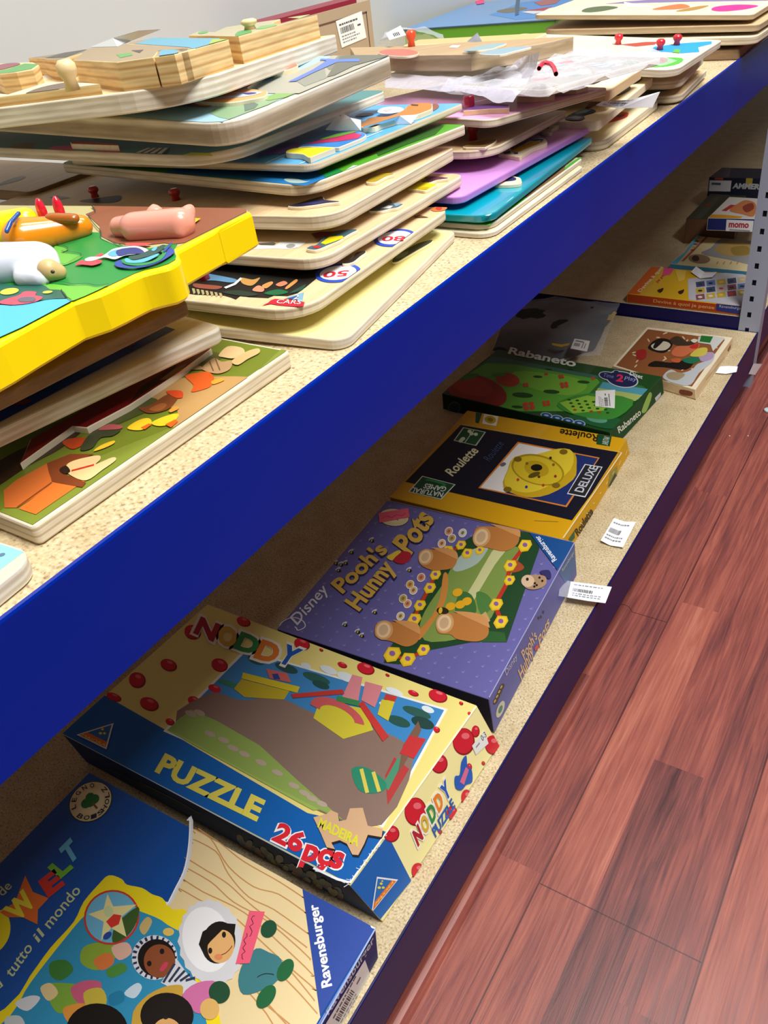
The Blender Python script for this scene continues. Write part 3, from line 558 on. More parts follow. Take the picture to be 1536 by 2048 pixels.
t2 = Puzzle('rounded plain board directly under the water-and-grass puzzle with red knobs', (1361, 162.5), (1402, 119), (1290, 163), .766, .0078, .22, a=.15, r=(.018, .006, .01, .01), top=WOOD, side=PLY, group=G2, tl=0.); t2.done()
t3 = Puzzle('cream puzzle board with blue water, green grass and three small red knobs', (1350, 141), (1445, 80), (1253, 133), .785, .0078, .26, zR=.787, r=(.02, .006, .01, .01), top=PALE, side=PLYW, group=G2, tmax=.06)
t3.poly('M 640,380 700,345 900,320 1120,305 1120,325 1020,350 1030,385 900,395 780,385', '#2f9fe4', k=1); t3.poly('M 440,330 640,310 720,310 700,330 560,345', '#b84c3c', k=1)
t3.poly('M 460,495 620,480 720,430 900,430 880,470 760,495 580,497', '#58b848', k=1, sm=3); t3.poly('M 580,470 660,445 740,425 800,440 760,468 640,475', '#8a4430', k=2, sm=3); t3.poly('M 830,390 850,365 890,370 880,395', '#64b84c', k=3)
for q in ('M 430,320', 'M 738,360', 'M 862,325'): t3.knob(q, 0, '#d4202c', .011, .0052)
t3.done()
u1 = Puzzle('thick shadowed board, lowest of the far right stack on the upper shelf', (1480, 99), (1524, 62), (1400, 101), .7525, .012, .2, a=.17, r=(.004, .004, .01, .01), top=MDF, side=MDF, group=G2, tl=0.); u1.done()
u2 = Puzzle('light wooden rounded board, second of the far right stack', (1513, 74), (1536, 58), (1400, 78), .767, .009, .27, a=.2, r=(.014, .01, .01, .01), top=PALE, side=PLY, group=G2, tl=0.01); u2.done()
u3 = Puzzle('brown-edged wooden board just under the top of the far right stack', (1518, 50), (1540, 36), (1128, 60), .779, .0075, .31, a=.2, r=(.01, .01, .02, .03), top=WOOD, side=PLYT, group=G2, tmax=.03); u3.done()
u4 = Puzzle('cream puzzle board with a bright pink oval, topmost of the far right stack', (1507, 30), (1536, 12), (1120, 30), .790, .006, .31, a=.22, r=(.01, .01, .01, .01), top=PALE, side=PLYT, group=G2, tmax=.045)
u4.poly('M 1120,75 1150,50 1300,35 1440,38 1455,50 1350,72 1200,85', '#d83c94', k=1, sm=5); u4.poly('M 160,85 200,60 330,45 430,55 330,80 220,92', '#5c6c4c', k=1, sm=4); u4.poly('M 680,70 780,45 900,30 960,50 900,65 780,72', '#d07c4c', k=1, sm=4); u4.poly('M 860,80 1000,50 1100,42 1010,72 900,85', '#b88c48', k=1, sm=4)
u4.poly('M 330,30 480,12 780,-10 1536,-20 1536,5 1000,12 600,22', '#8c7cae', k=1); u4.done()
slip('paper_label', 'white paper tag lying on the cream board with the pink oval', [[(1249, 19, .797), (1275, 20, .796), (1298, 20, .795)], [(1248, 4, .801), (1270, 8, .80), (1301, 13, .797)]])
# big flat game box at the wall
gm, ga = frame((1110, 38), (1290, -52), (822, 52), .783, None, .0425, 0.)
g = thing('game_box', 'large blue-topped game box with bright green sides lying against the wall', 'game box', gm, 'game boxes lying on the shelves')
mb = MB(); ga = .33; gb = .268; mb.prism(rrect(ga, gb, .001), 0, .0400, mat('#68ac2c', .4), mat('#5f9f28', .4), .0006); mb.build('box_base', g)
mb = MB(); mb.prism(rrect(ga+.004, gb+.004, .002, -.002, -.002), .0402, .0425, mat('#5a94cc', .3, .3), mat('#3c5a78', .4), .0006); gf = Printed(mb, Face(gm, (0, 0, .0425), (0, 0, 1)))
gf.poly('I 640,120 900,20 1200,-20 1500,-20 1280,110 1100,140 860,160', '#4c84c0', k=1); gf.poly('I 700,90 860,60 950,70 800,105', '#6c6450', k=2, sm=4); gf.poly('I 900,100 1000,80 1180,60 1160,85 1000,115', '#c4c8cc', k=3); gf.poly('I 920,90 1060,70 1150,55 1080,90', '#a03848', k=4); gf.poly('I 1000,20 1100,0 1240,-20 1180,30 1060,50', '#9a5c5c', k=3)
gf.poly('I 850,60 860,-10 890,-10 880,120 850,130', '#2f5470', k=4); gf.poly('I 520,-10 600,-10 600,30 540,40', '#e03c7c', k=5)
mb.build('lid', g)
# wooden frame box standing against the wall
wm = mw_from(np.array([-.535, .72, HU]), *[np.array(v) for v in ((-.06/1.0018, .9982, 0), (-.9982, -.06, 0), (0, 0, 1))])
b0 = UX(750, 98, -.53); b1 = UX(738, 0, -.53)
yR = b0[1]; bh = 0.1057; fx = -.53
wb = thing('wooden_case', 'upright plain wooden case with red lid and barcode sticker by the grey wall', 'wooden case', Matrix.Translation((fx, yR, HU+.0006)))
mb = MB(); Lw = .25; mb.box((-.045, -Lw, 0), (0, 0, bh), mat('#b39c80', .6)); bf = Printed(mb, Face(wb.matrix_world, (0, 0, 0), (1, 0, 0)))
for q in (((0, -Lw+.012, .012), (0, -.012, .012), (0, -.012, .0145), (0, -Lw+.012, .0145)), ((0, -Lw+.012, bh-.016), (0, -.012, bh-.016), (0, -.012, bh-.0135), (0, -Lw+.012, bh-.0135)), ((0, -.0145, .012), (0, -.012, .012), (0, -.012, bh-.0135), (0, -.0145, bh-.0135))):
    mb.cap([(LY, y, z) for _, y, z in q], '#6c4c3c', (1, 0, 0))
mb.build('case_body', wb)
mb = MB(); mb.box((-.044, -Lw+.001, bh), (-.004, -.03, bh+.006), mat('#8c1c34', .4)); mb.build('red_lid', wb)
mb = MB(); f2 = Face(wb.matrix_world, (.0006, 0, 0), (1, 0, 0)); st = Printed(mb, f2); st.poly('G 1065,155 1255,80 1290,275 1110,350', W_, k=1); st.barcode(*px('G 1110,340 1290,270 1068,160'), k=2, seed=4); mb.build('barcode_sticker', wb)

# ================================================================ UPPER SHELF, left foreground stack
def line(s, pts, w, m, k=4, sm=0, closed=False):
    s.f.step()
    """a printed or scratched line of real width w (metres)"""
    if isinstance(pts, str): pts = px(pts)
    if sm:
        q = spline(pts, sm); q = q if closed else q[:(len(pts)-1)*sm+1]
    else: q = pts
    q = [s.f.pt(p, k) for p in q]
    if closed: q.append(q[0])
    L = []; R_ = []
    for i in range(len(q)):
        d = q[min(i+1, len(q)-1)]-q[max(i-1, 0)]; d = d/(np.linalg.norm(d)+1e-12); sd = np.cross(s.f.n, d)*w/2; L.append(q[i]+sd); R_.append(q[i]-sd)
    for i in range(len(q)-1): s.mb.cap([R_[i], R_[i+1], L[i+1], L[i]], m, s.f.n)
Printed.line = line
def ell(cx, cy, rx, ry, rot=0, n=28):
    r = math.radians(rot); return [(cx+rx*math.cos(t)*math.cos(r)-ry*math.sin(t)*math.sin(r), cy+rx*math.cos(t)*math.sin(r)+ry*math.sin(t)*math.cos(r)) for t in [2*math.pi*i/n for i in range(n)]]
def pell(cr, cx, cy, rx, ry, rot=0, n=28):
    ox, oy, sc = CR[cr]; return [(ox+x/sc, oy+y/sc) for x, y in ell(cx, cy, rx, ry, rot, n)]
l0 = Puzzle('cream rounded board with pale blue print, cut off by the left edge of the photo', (-140, 1277), (75, 1106), (-200, 1262), .7502, .0098, .2, r=(.01, .012, .01, .01), top=CREAMW, side=PLYW, tl=0.)
l0.poly([(-150, 1045), (0, 1088), (48, 1104), (10, 1133), (-100, 1215), (-200, 1190)], '#8fdaf0', k=1); l0.poly(ell(4, 1110.5, 7.5, 3.2, -18), '#5c7c90', k=2); l0.done()
l1 = Puzzle('wooden farmyard puzzle with hens, a cat and an orange kennel, lowest of the left stack', (64.6, 1056), (581, 700.7), (0, 1036), .751, .0108, .26, r=.003, top=PALE, side=PLY, tl=0., bev=.0012)
l1.inset(.0022, mat('#6d7a22', .4), r=.002)
for q, c, k in (('0,1000 200,860 560,700 900,560 960,480 1100,380 1230,340 1390,200 1405,215 170,1068 0,1020', '#7c8a30', 2), ('690,430 760,380 900,340 1230,335 1190,375 1100,450 900,595 850,560 880,500 760,470', '#b89058', 3), ('-100,860 0,750 200,650 340,600 420,590 300,690 150,770 0,870 -100,930', '#3a2415', 3), ('430,590 700,440 800,470 700,520 500,600', '#46501c', 3), ('800,330 950,270 1050,210 1100,240 960,300 850,345', '#5c5c26', 3)): l1.poly('H '+q, c, k=k, sm=4)
for q, c, k, sm in (('20,900 80,850 235,765 250,810 262,875 90,985 25,985', '#c8682c', 4, 0), ('95,990 245,880 262,855 425,850 330,915 180,1018', '#d8732c', 4, 0), ('235,765 350,720 470,720 350,765 300,810 430,862 410,885 262,858 245,810', '#7c3c1c', 5, 0), ('330,790 345,765 400,745 490,728 500,748 478,772 560,738 576,752 510,800 430,852 350,825', '#e2c48c', 6, 4), ('298,800 330,780 352,808 322,822', '#2c1a10', 7, 4), ('310,660 360,640 430,640 420,668 360,695', '#b8441c', 4, 4), ('400,700 430,640 480,600 540,590 600,600 560,630 500,640 460,690', '#3c4028', 5, 4), ('490,600 540,574 605,580 600,596 520,602', '#b8585c', 6, 3), ('466,708 500,680 565,655 568,668 520,692', '#e0b830', 6, 3), ('632,592 690,552 740,543 752,570 700,602', '#ecc428', 5, 4), ('752,567 800,540 870,520 887,530 850,570 790,582', '#f0c828', 5, 4), ('700,590 740,570 755,575 720,600', '#d8641c', 6, 0), ('820,575 870,550 885,560 850,590', '#d8641c', 6, 0), ('688,490 740,480 830,425 890,418 880,450 830,500 740,518', '#7c4420', 5, 4), ('825,410 900,408 907,440 870,442', '#d84c20', 6, 3), ('740,500 800,470 830,480 790,510', '#9c5c2c', 6, 3), ('918,332 980,318 1030,312 1062,340 1050,380 1010,400 950,412 960,378', '#d85c20', 5, 4), ('1050,360 1100,345 1112,356 1060,376', '#e89c30', 6, 3), ('840,505 870,485 890,495 850,515', '#e8943c', 6, 3), ('1008,285 1060,245 1100,262 1150,258 1140,300 1080,322 1010,305', '#b89468', 5, 4), ('1085,232 1130,188 1200,195 1212,225 1160,247 1110,242', '#d8b884', 6, 4), ('1150,260 1220,215 1280,198 1286,220 1230,250 1180,280', '#d2b078', 6, 4), ('880,290 940,275 1010,290 1000,302 920,300', '#a8885c', 5, 3)): l1.poly('H '+q, c, k=k, sm=sm)
l1.art.line('H 358,806 470,776', .0014, '#d83020', 7); l1.art.line('H 1040,262 1060,310', .0006, '#7c5c3c', 7); l1.art.line('H 1070,250 1092,306', .0006, '#7c5c3c', 7); l1.art.line('H 90,985 262,862', .0005, '#7c3c18', 7)
l1.piece('H 100,760 360,576 430,583 640,472 800,368 900,300 1047,192 1030,178 860,250 500,440 150,640', mat('#7c1418', .3, .3), .004, sm=0, side=PALE, prints=[('H 640,460 790,360 880,300 870,270 700,380', '#3c1812', dict(k=1)), ('H 790,350 870,290 930,265 900,300 830,345', '#8c6c3c', dict(k=2))])
l1.done()
l2 = Puzzle('pale wooden board with dark blue inlaid picture and a broad bare rim', (-120, 913), (448, 652), (-200, 885), .779, .0092, .25, zR=.7725, r=(.006, .007, .01, .01), top=PALE, side=PLYW, tl=0., bev=.0014)
l2.poly('H -500,820 0,556 440,322 868,97 820,82 500,150 -500,500', '#28489c', k=1); l2.poly('H 610,180 650,165 672,172 630,188', '#a02c3c', k=2, sm=3); l2.poly('H 50,470 120,445 158,455 120,470', '#a02c3c', k=2, sm=3); l2.poly('H 0,455 20,450 10,465 -10,470', '#16181c', k=2); l2.done()
l3 = Puzzle('brown fibreboard puzzle back directly under the yellow toy', (-120, 848), (378, 602), (-200, 820), .7965, .0075, .24, zR=.793, r=(.004, .004, .01, .01), top=MDF, side=MDF, tl=0.); l3.done()
# yellow toy plate with sliding animals
def blob(name, parent, parts, m, vox=.0011, it=6):
    """parts: (centre, (ru, rv, rn), turn about the plate normal)"""
    mb = MB()
    for c, r, a in parts:
        ca, sa = math.cos(a), math.sin(a); mb.ellipsoid(c, r, m, 20, axes=[(ca, sa, 0), (-sa, ca, 0), (0, 0, 1)])
    o = mb.build(name); mo = o.modifiers.new('r', 'REMESH'); mo.mode = 'VOXEL'; mo.voxel_size = vox; ms = o.modifiers.new('s', 'SMOOTH'); ms.iterations = it; ms.factor = .6
    bpy.context.view_layer.update(); me = bpy.data.meshes.new_from_object(o.evaluated_get(bpy.context.evaluated_depsgraph_get())); o.modifiers.clear(); o.data = me
    me.materials.clear(); me.materials.append(m if not isinstance(m, str) else mat(m))
    for p in me.polygons: p.use_smooth = True
    if parent: o.parent = parent
    return o
def toy_out(s):
    t = px('X 1400,196 1410,215')+[tuple(q) for q in spline(px('X 1100,370 765,548 728,572 735,605 748,640 720,680 640,722 520,752 420,778 330,812 0,968'), 5)[:48]]+px('X 0,968')+px('Y 750,1050 240,1331')+[(0, 687), (-150, 765)]
    L = [s.face.pt(p) for p in t]; L = [(p[0], p[1]) for p in L]
    x1 = L[0][0]; return rrect(.001, .001, 0)[:0]+[(0, .29), (x1+.0, .29), (x1+.003, .012), (x1+.002, .005)]+L
YEL = mat('#ffe000', .32, .25)
ty = Puzzle('bright yellow plastic farm toy plate with raised pink pig, white sheep and orange horse', (-150, 765), (505, 421), (-300, 700), .83, .0185, .29, r=.01, top=YEL, side=YEL, tl=-.03, name='toy_plate', cat='toy', group=None, out=toy_out, bev=.0016)
for q, c, k, sm in (('Y -900,40 300,45 1536,65 X 0,0'.replace(' X 0,0', ''), 0, 0, 0),):
    pass
oo = px('X -1300,142 0,152 600,168 1330,176 1372,190 1370,210 790,500 700,545 700,575 712,610 705,650 640,690 540,722 420,748 320,782 0,935')+px('Y 740,1035 230,1305')+[(-40, 690), (-300, 640), (-400, 405)]
ty.poly(oo, '#b9b07c', k=1)
ty.poly(px('Y -900,360 0,380 100,385 300,430 560,470 900,330 1030,340 1040,400 1150,450 1300,480 1536,500')+px('X 700,500 722,515 690,560 700,600 712,620 700,655 640,690 540,722 420,748 320,782 0,935')+px('Y 760,1025 650,950 500,960 0,960 -900,960'), '#1f8a3a', k=2)
ty.poly(px('X -50,155 1330,178 1368,192 1366,208 790,498 690,512 600,500 480,515 300,520 130,500 20,440 -5,385 0,345 -60,290 -130,230 -50,200 -70,165'), '#8c5238', k=3)
ty.poly('Y 440,885 560,875 700,892 830,880 1000,902 1105,888 760,1042 690,1010 640,945 500,960', '#6ab83c', k=4, sm=3); ty.poly('Y 560,490 620,488 700,520 640,550 700,560 840,582 800,625 640,680 580,560', '#5cb040', k=4, sm=3)
ty.poly('Y -900,1070 0,1090 120,1100 400,1060 500,1035 680,1030 742,1048 235,1318 -300,1560 -900,1400', '#4cb4f0', k=5)
ty.poly('Y -300,860 0,870 200,900 440,890 520,935 640,945 690,1020 560,1032 380,1052 120,1062 0,1082 -300,1060', '#1f5c4c', k=6, sm=3)
ty.poly('Y 0,1080 60,1040 200,1000 260,960 380,965 370,1000 450,1020 360,1070 160,1098', '#d8485c', k=7, sm=3); ty.poly('Y 190,1045 260,1020 370,1025 350,1065 230,1070', '#5c5c64', k=8, sm=3)
ty.poly(pell('Y', 108, 962, 96, 32, -8), '#e0d040', k=8); ty.poly(pell('Y', 498, 970, 52, 14, -6), '#c8d040', k=8)
dk = '#123c2c'
for q in ('Y 500,880 650,868 760,890 900,885 1000,902 1100,888', 'Y 560,485 640,485 705,520 640,550 760,560 842,582 790,620 640,680', 'Y 640,945 680,1010 745,1050', 'Y 960,100 985,135 915,185 985,285 1040,345 1045,400 1150,445 1290,482'): ty.art.line(q, .0005, dk, 9, 4)
# rooster
for q, c, k in (('780,690 850,645 890,660 960,645 1050,645 1040,675 960,700 900,695 840,690', '#d84450', 9), ('980,610 1040,575 1070,580 1050,600', '#d84450', 9), ('1100,580 1180,530 1340,505 1440,510 1520,540 1510,575 1300,600 1190,640 1100,622 1050,625 960,655 890,655 885,635 940,615 1040,612', '#e4ecea', 10), ('1115,590 1160,555 1230,545 1230,600 1160,612', '#5cacE0'.lower(), 11), ('1200,560 1280,530 1420,525 1490,580 1340,590 1230,610', '#26387c', 11)): ty.poly('Y '+q, c, k=k, sm=4)
for q, c, k in (('X 140,715 165,690 210,680 225,720 340,740 520,700 620,620 640,560 690,580 690,620 560,700 380,752 200,750', '#26489c', 9), ('X 210,690 250,670 290,700 380,710 500,690 590,620 560,600 600,590 625,620 560,690 400,735 260,725', '#1f8a4c', 10), ('X 240,690 260,668 320,690 420,670 550,625 540,650 420,705 280,712', '#58b0e4', 11), ('X 280,655 380,635 460,600 560,560 600,545 620,560 540,625 420,665 320,685', '#1c4c44', 12), ('X 490,600 520,570 545,575 520,605', '#58b0e4', 13), ('X 600,600 680,515 665,550 615,610', '#26489c', 12), ('X 250,520 480,522 420,545 290,545', '#c85050', 9)): ty.poly(q, c, k=k, sm=4)
ty.poly('X 820,320 860,285 945,290 880,340 800,360', '#e0b400', k=9)
ty.done(); ty.board['label'] = 'yellow plate with printed farmyard picture'
def tp(s, h): p = ty.face.pt(px(s)[0], 0, h); return p
PIG = mat('#f09c86', .28, .5); T = ty.t
def chain(p1, r1, p2, r2, n=9, fl=1.): return [(p1+(p2-p1)*i/(n-1), (r1+(r2-r1)*i/(n-1), r1+(r2-r1)*i/(n-1), (r1+(r2-r1)*i/(n-1))*fl), 0) for i in range(n)]
blob('pig_figure', ty.root, chain(tp('X 330,350', .0055), .0082, tp('X 740,320', .0055), .0085)+chain(tp('X 190,345', .0045), .0060, tp('X 330,340', .0055), .0066, 4)+chain(tp('X 510,190', .009), .0036, tp('X 520,250', .006), .006, 4)+chain(tp('X 835,185', .010), .0034, tp('X 780,290', .006), .006, 5)+chain(tp('X 750,390', .003), .004, tp('X 720,330', .005), .006, 4), PIG, .001, 14)
OR = mat('#f08a08', .25, .5)
blob('horse_figure', ty.root, chain(tp('Y 230,390', .007), .0108, tp('Y 830,275', .005), .0066, 12)+chain(tp('Y 140,440', .003), .005, tp('Y 420,440', .002), .004, 6), OR, .001, 14)
blob('saddle_cloth', ty.root, chain(tp('Y -60,330', .008), .0108, tp('Y 260,220', .0105), .0078, 9), mat('#ffd812', .25, .5), .001, 10)
for q in ('Y 430,120', 'Y 605,100'): blob('red_ear', ty.root, [(tp(q, .0135), (.0028, .0034, .0080), 0)], mat('#d81c34', .25, .5))
blob('mane', ty.root, chain(tp('Y 520,185', .0135), .0036, tp('Y 750,195', .0115), .0038, 7, .8), mat('#a85a18', .3, .4))
blob('strap', ty.root, chain(tp('Y 70,320', .0165), .0013, tp('Y 110,230', .0195), .0013, 7)+chain(tp('Y 110,230', .0195), .0013, tp('Y 190,140', .0195), .0013, 7), mat('#2450a0', .3, .3), .0005, 2)
WH = mat('#e6eaf6', .35, .3)
blob('sheep_figure', ty.root, chain(tp('Y -120,690', .006), .0120, tp('Y 380,640', .006), .0102, 10)+chain(tp('Y 440,610', .007), .008, tp('Y 500,680', .005), .006, 4)+chain(tp('Y 250,790', .003), .0055, tp('Y 420,800', .003), .005, 5), WH, .0011, 14)
blob('sheep_face', ty.root, chain(tp('Y 500,720', .0055), .0056, tp('Y 600,740', .0035), .0040, 5), mat('#d2b078', .4), .0009, 8)
blob('sheep_eye', ty.root, [(tp('Y 540,738', .0098), (.0009, .0011, .0009), 0)], mat('#3c2c20', .3), .0003, 1)

# ================================================================ LOWER SHELF: game boxes
def hull(corners, mats, bev=.0012):
    """8 corners: bottom FL FR N L then top FL FR N L; materials: top, right, near, far, left, bottom"""
    bm = bmesh.new(); v = [bm.verts.new(tuple(map(float, c))) for c in corners]
    F = ((4, 7, 6, 5), (1, 5, 6, 2), (2, 6, 7, 3), (0, 4, 5, 1), (3, 7, 4, 0), (0, 1, 2, 3))
    for i, f in enumerate(F): q = bm.faces.new([v[j] for j in f]); q.material_index = i
    bmesh.ops.recalc_face_normals(bm, faces=bm.faces); bmesh.ops.bevel(bm, geom=list(bm.edges), offset=bev, segments=2, affect='EDGES', profile=.6)
    mb = MB(); 
    for m_ in mats: mb.mi(m_)
    for f in bm.faces: mb.face([tuple(q.co) for q in f.verts], mats[min(f.material_index, 5)])
    bm.free(); return mb
class Box:
    def __init__(s, label, top, zt, zb, right=None, cols=('#888888',)*6, cat='game box', name='game_box', group='game boxes lying on the shelves', fl=0, left_in=0, flare=False, base='#d8d4c8'):
        s.T = [U(*p, zt) for p in (px(top) if isinstance(top, str) else top)]; FL_, FR, N_, L_ = s.T
        if right: rb = [U(*p, zb) for p in (px(right) if isinstance(right, str) else right)]
        else: rb = [np.array([q[0], q[1], zb]) for q in (FR, N_)]
        e = FR-N_; e[2] = 0; e /= np.linalg.norm(e); pr_ = np.array([e[1], -e[0], 0]); dF, dN = rb[0]-FR, rb[1]-N_; off = ((dF+dN)@pr_)/2
        B_N = N_+pr_*off+(e*(dN@e) if flare else 0); B_F = FR+pr_*off+(e*(dF@e) if flare else 0); g_ = L_-N_; g_[2] = 0; g_ /= np.linalg.norm(g_); pn = np.array([g_[1], -g_[0], 0]); pn = pn if pn@e < 0 else -pn
        g2 = FL_-FR; g2[2] = 0; g2 /= np.linalg.norm(g2); pf = np.array([g2[1], -g2[0], 0]); pf = pf if pf@e > 0 else -pf
        B_L = L_+pn*((B_N-N_)@pn)/1.0; B_FL = FL_+pf*((B_F-FR)@pf); B = [B_FL, B_F, B_N, B_L]
        for q in B: q[2] = zb+.0006
        rb = [B_F, B_N]
        o = np.array([rb[1][0], rb[1][1], zb+.0006]); u = FR-N_; u[2] = 0; u /= np.linalg.norm(u); n = np.array([0, 0, 1.]); v = np.cross(n, u)
        s.mw = mw_from(o, u, v, n); inv = np.linalg.inv(np.array(s.mw)); loc = lambda p: (inv@np.append(p, 1))[:3]
        s.c = [loc(p) for p in B+s.T]; s.root = thing(name, label, cat, s.mw, group)
        lift = (zt-zb)*.12; cc = [np.array(p) for p in s.c]
        for i in range(4): cc[i] = cc[i]+(cc[i+4]-cc[i])*.02
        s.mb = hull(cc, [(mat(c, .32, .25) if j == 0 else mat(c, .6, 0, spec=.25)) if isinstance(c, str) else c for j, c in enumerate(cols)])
        ctr = sum(s.c[:4])/4; b2 = [p+(ctr-p)*.012 for p in s.c[:4]]; b3 = [p+(s.c[i+4]-p)*.5 for i, p in enumerate(b2)]; b3 = [p+(ctr-p)*np.array([.012, .012, 0]) for p in b3]
        hull(b2+b3, [mat(base, .6)]*6, .0006).build('box_base', s.root)
        def fc(a, b, c, idx):
            nn = np.cross(s.c[b]-s.c[a], s.c[c]-s.c[a]); nn /= np.linalg.norm(nn); mid = sum(s.c)/8
            if nn@(s.c[a]-mid) < 0: nn = -nn
            f_ = Face(s.mw, s.c[a]+nn*.0001, nn); f_.clip = [s.c[i]+nn*.0001 for i in idx]; return Printed(s.mb, f_)
        s.top = fc(6, 5, 7, (4, 5, 6, 7)); s.right = fc(6, 5, 2, (6, 5, 1, 2)); s.near = fc(6, 7, 2, (6, 7, 3, 2)); s.mats = cols
    def done(s, label=None): s.lid = s.mb.build('lid', s.root); return s
    def sticker(s, face, pts, bars, m=W_, name='barcode_sticker', seed=1, k=8, extra=None):
        mb = MB(); f = Printed(mb, face.f); f.poly(pts, m, k=k)
        if bars: f.barcode(*px(bars) if isinstance(bars, str) else bars, k=k+1, seed=seed)
        if extra: extra(f)
        return mb.build(name, s.root)
def row(f, letters, cols, A, B, C, k, bold=0, out=None, ob=.05, gap=.06):
    A, B, C = [np.array(q) for q in px(A+'')] if isinstance(A, str) else (np.array(A), np.array(B), np.array(C)); n = len(letters)
    for i, (ch, c) in enumerate(zip(letters, cols)):
        a = A+(B-A)*(i/n+gap/n); b = A+(B-A)*((i+1)/n-gap/n); up = C-A
        if out: e = (b-a)*.10; u2 = up*.09; f.text(ch, tuple(a-e-u2), tuple(b+e-u2), tuple(a-e+up+u2), out, k, ob)
        f.text(ch, tuple(a), tuple(b), tuple(a+up), c, k+1, bold)
# --- the world-map doll puzzle (nearest)
b = Box('large blue and pinewood-printed game box showing dolls and a world map', [(178.75, 1544.4), (751.6, 1857.7), (335, 2566), (-276, 2007)], HL+.061, HL, right=[(760, 1921), (344, 2630)], cols=('#0c4ea0', '#2c3070', '#0c3c78', '#0c3c78', '#0c3c78', '#222222'))
t = b.top; PN = '#e9d3a0'
t.poly('W 748,250 1192,510 1262,1012 1200,1120 900,1300 560,1200 600,800 668,555 700,500 735,420 750,320', PN, k=1)
for i, q in enumerate(('770,290 830,310 900,420 1000,500 1100,530 1200,600', '760,330 850,360 900,450 980,540 1080,590 1210,680', '745,400 820,440 900,490 1000,580 1210,740', '740,440 830,480 920,560 1060,640 1220,790', '730,480 800,520 960,600 1100,720 1225,850', '715,520 820,570 900,600 1110,790 1230,900', '1110,800 1160,850 1240,950', '1120,860 1180,920 1250,1000', '960,900 1050,1000 1100,1100', '1000,900 1100,1010 1180,1100', '1040,960 1140,1040 1200,1100', '780,270 870,330 960,400 1100,480 1190,540')):
    t.line('W '+q, .0011, '#c8935a', 2, 4)
t.line('W 742,240 752,300 735,420 700,500 660,560', .0042, '#d8dce4', 3, 4); t.line('W 738,240 747,300 730,420 695,500 656,560', .0012, '#f8f8f8', 4, 4)
t.poly('W 430,455 480,470 500,492 560,505 600,530 640,545 680,590 740,600 800,760 800,1300 -400,1300 20,980 120,850 200,740 290,640 330,560 390,490', '#f2dc1c', k=3, sm=3)
t.poly('W 430,560 560,600 660,650 740,760 760,1300 -200,1300 40,1010 120,880 260,700 340,610', '#2f8fb8', k=4, sm=4)
rr = random.Random(5)
for q, c in (('330,740 400,720 470,740 440,800 380,830 320,800', '#8aa838'), ('200,800 260,790 290,830 240,870 200,850', '#3c7c34'), ('370,790 430,760 450,800 400,830', '#d8783c'), ('180,890 260,880 340,900 320,960 240,1000 200,960', '#7ca83c'), ('280,900 340,870 400,880 380,940 310,960', '#c85c7c'), ('330,920 400,900 420,960 360,1000', '#c8b440'), ('440,740 500,720 520,760 470,790', '#e0b4a0'), ('160,900 200,880 230,920 190,950', '#e0c890'), ('60,960 120,930 160,940 110,990', '#d8dce0'), ('20,1020 80,1010 100,1060 40,1080', '#c8d0d0'), ('490,920 540,880 560,900 530,940', '#c8dce8'), ('550,660 580,620 600,640 570,690', '#c8b070'), ('250,980 330,960 360,1000 280,1040', '#e0943c'), ('420,830 480,800 500,830 440,860', '#4c8c3c'), ('430,930 480,910 490,950 440,970', '#1f7ca4')): t.poly('W '+q, c, k=5, sm=4)
t.poly(pell('W', 441, 622, 112, 106, -40), '#c83c30', k=6); t.poly(pell('W', 441, 622, 104, 98, -40), '#6cb4d4', k=7); t.poly('W 445,720 460,650 545,580 540,640 500,700', '#3c5c28', k=8, sm=3)
t.poly('W 425,530 448,580 540,572 480,620 500,700 440,665 400,715 410,640 350,610 410,590', '#e8dc98', k=9); t.poly('W 420,640 450,610 480,615 470,650 440,665', '#d8382c', k=10); t.poly(pell('W', 430, 600, 18, 22, 0), '#c8d8a0', k=10); t.poly(pell('W', 425, 695, 20, 12, -40), '#28489c', k=10)
# seal
def seal(f, cr, cx, cy, rx, ry, rot, k, words=True):
    f.poly(pell(cr, cx, cy, rx, ry, rot), '#3c3420', k=k); f.poly(pell(cr, cx, cy, rx*.96, ry*.96, rot), '#e6d8a4', k=k+1)
    f.poly(pell(cr, cx, cy, rx*.62, ry*.62, rot), '#efe2b4', k=k+2)
    for a, b_, r in ((-.18, .1, .24), (.16, -.12, .24), (-.02, -.25, .2), (.0, .08, .2)): f.poly(pell(cr, cx+a*rx, cy+b_*ry, r*rx, r*ry, rot), '#2c7c3c', k=k+3)
    f.line([pell(cr, cx+.1*rx, cy+.1*ry, 1, 1)[0], pell(cr, cx+.28*rx, cy+.38*ry, 1, 1)[0]], .0022 if cr == 'W' else .0012, '#8a5c34', k+4)
seal(t, 'W', 357, 165, 92, 74, -38, 2)
# ring lettering
for wd, a0, st in (('LEGNO', 205, 26), ('HOLZ', 70, -24), ('BOIS', 160, -24)):
    for i, ch in enumerate(wd):
        a = math.radians(a0+st*i); ro = math.radians(-38); ex = lambda s_: (92*s_*math.cos(a), 74*s_*math.sin(a))
        def pp(s_, da=0):
            x, y = 92*s_*math.cos(a+da), 74*s_*math.sin(a+da); return px('W %f,%f' % (357+x*math.cos(ro)-y*math.sin(ro), 165+x*math.sin(ro)+y*math.cos(ro)))[0]
        if st > 0: t.text(ch, pp(.68, -.15), pp(.68, .15), pp(.90, -.15), '#2c2840', 5, .02)
        else: t.text(ch, pp(.90, .15), pp(.90, -.15), pp(.68, .15), '#2c2840', 5, .02)
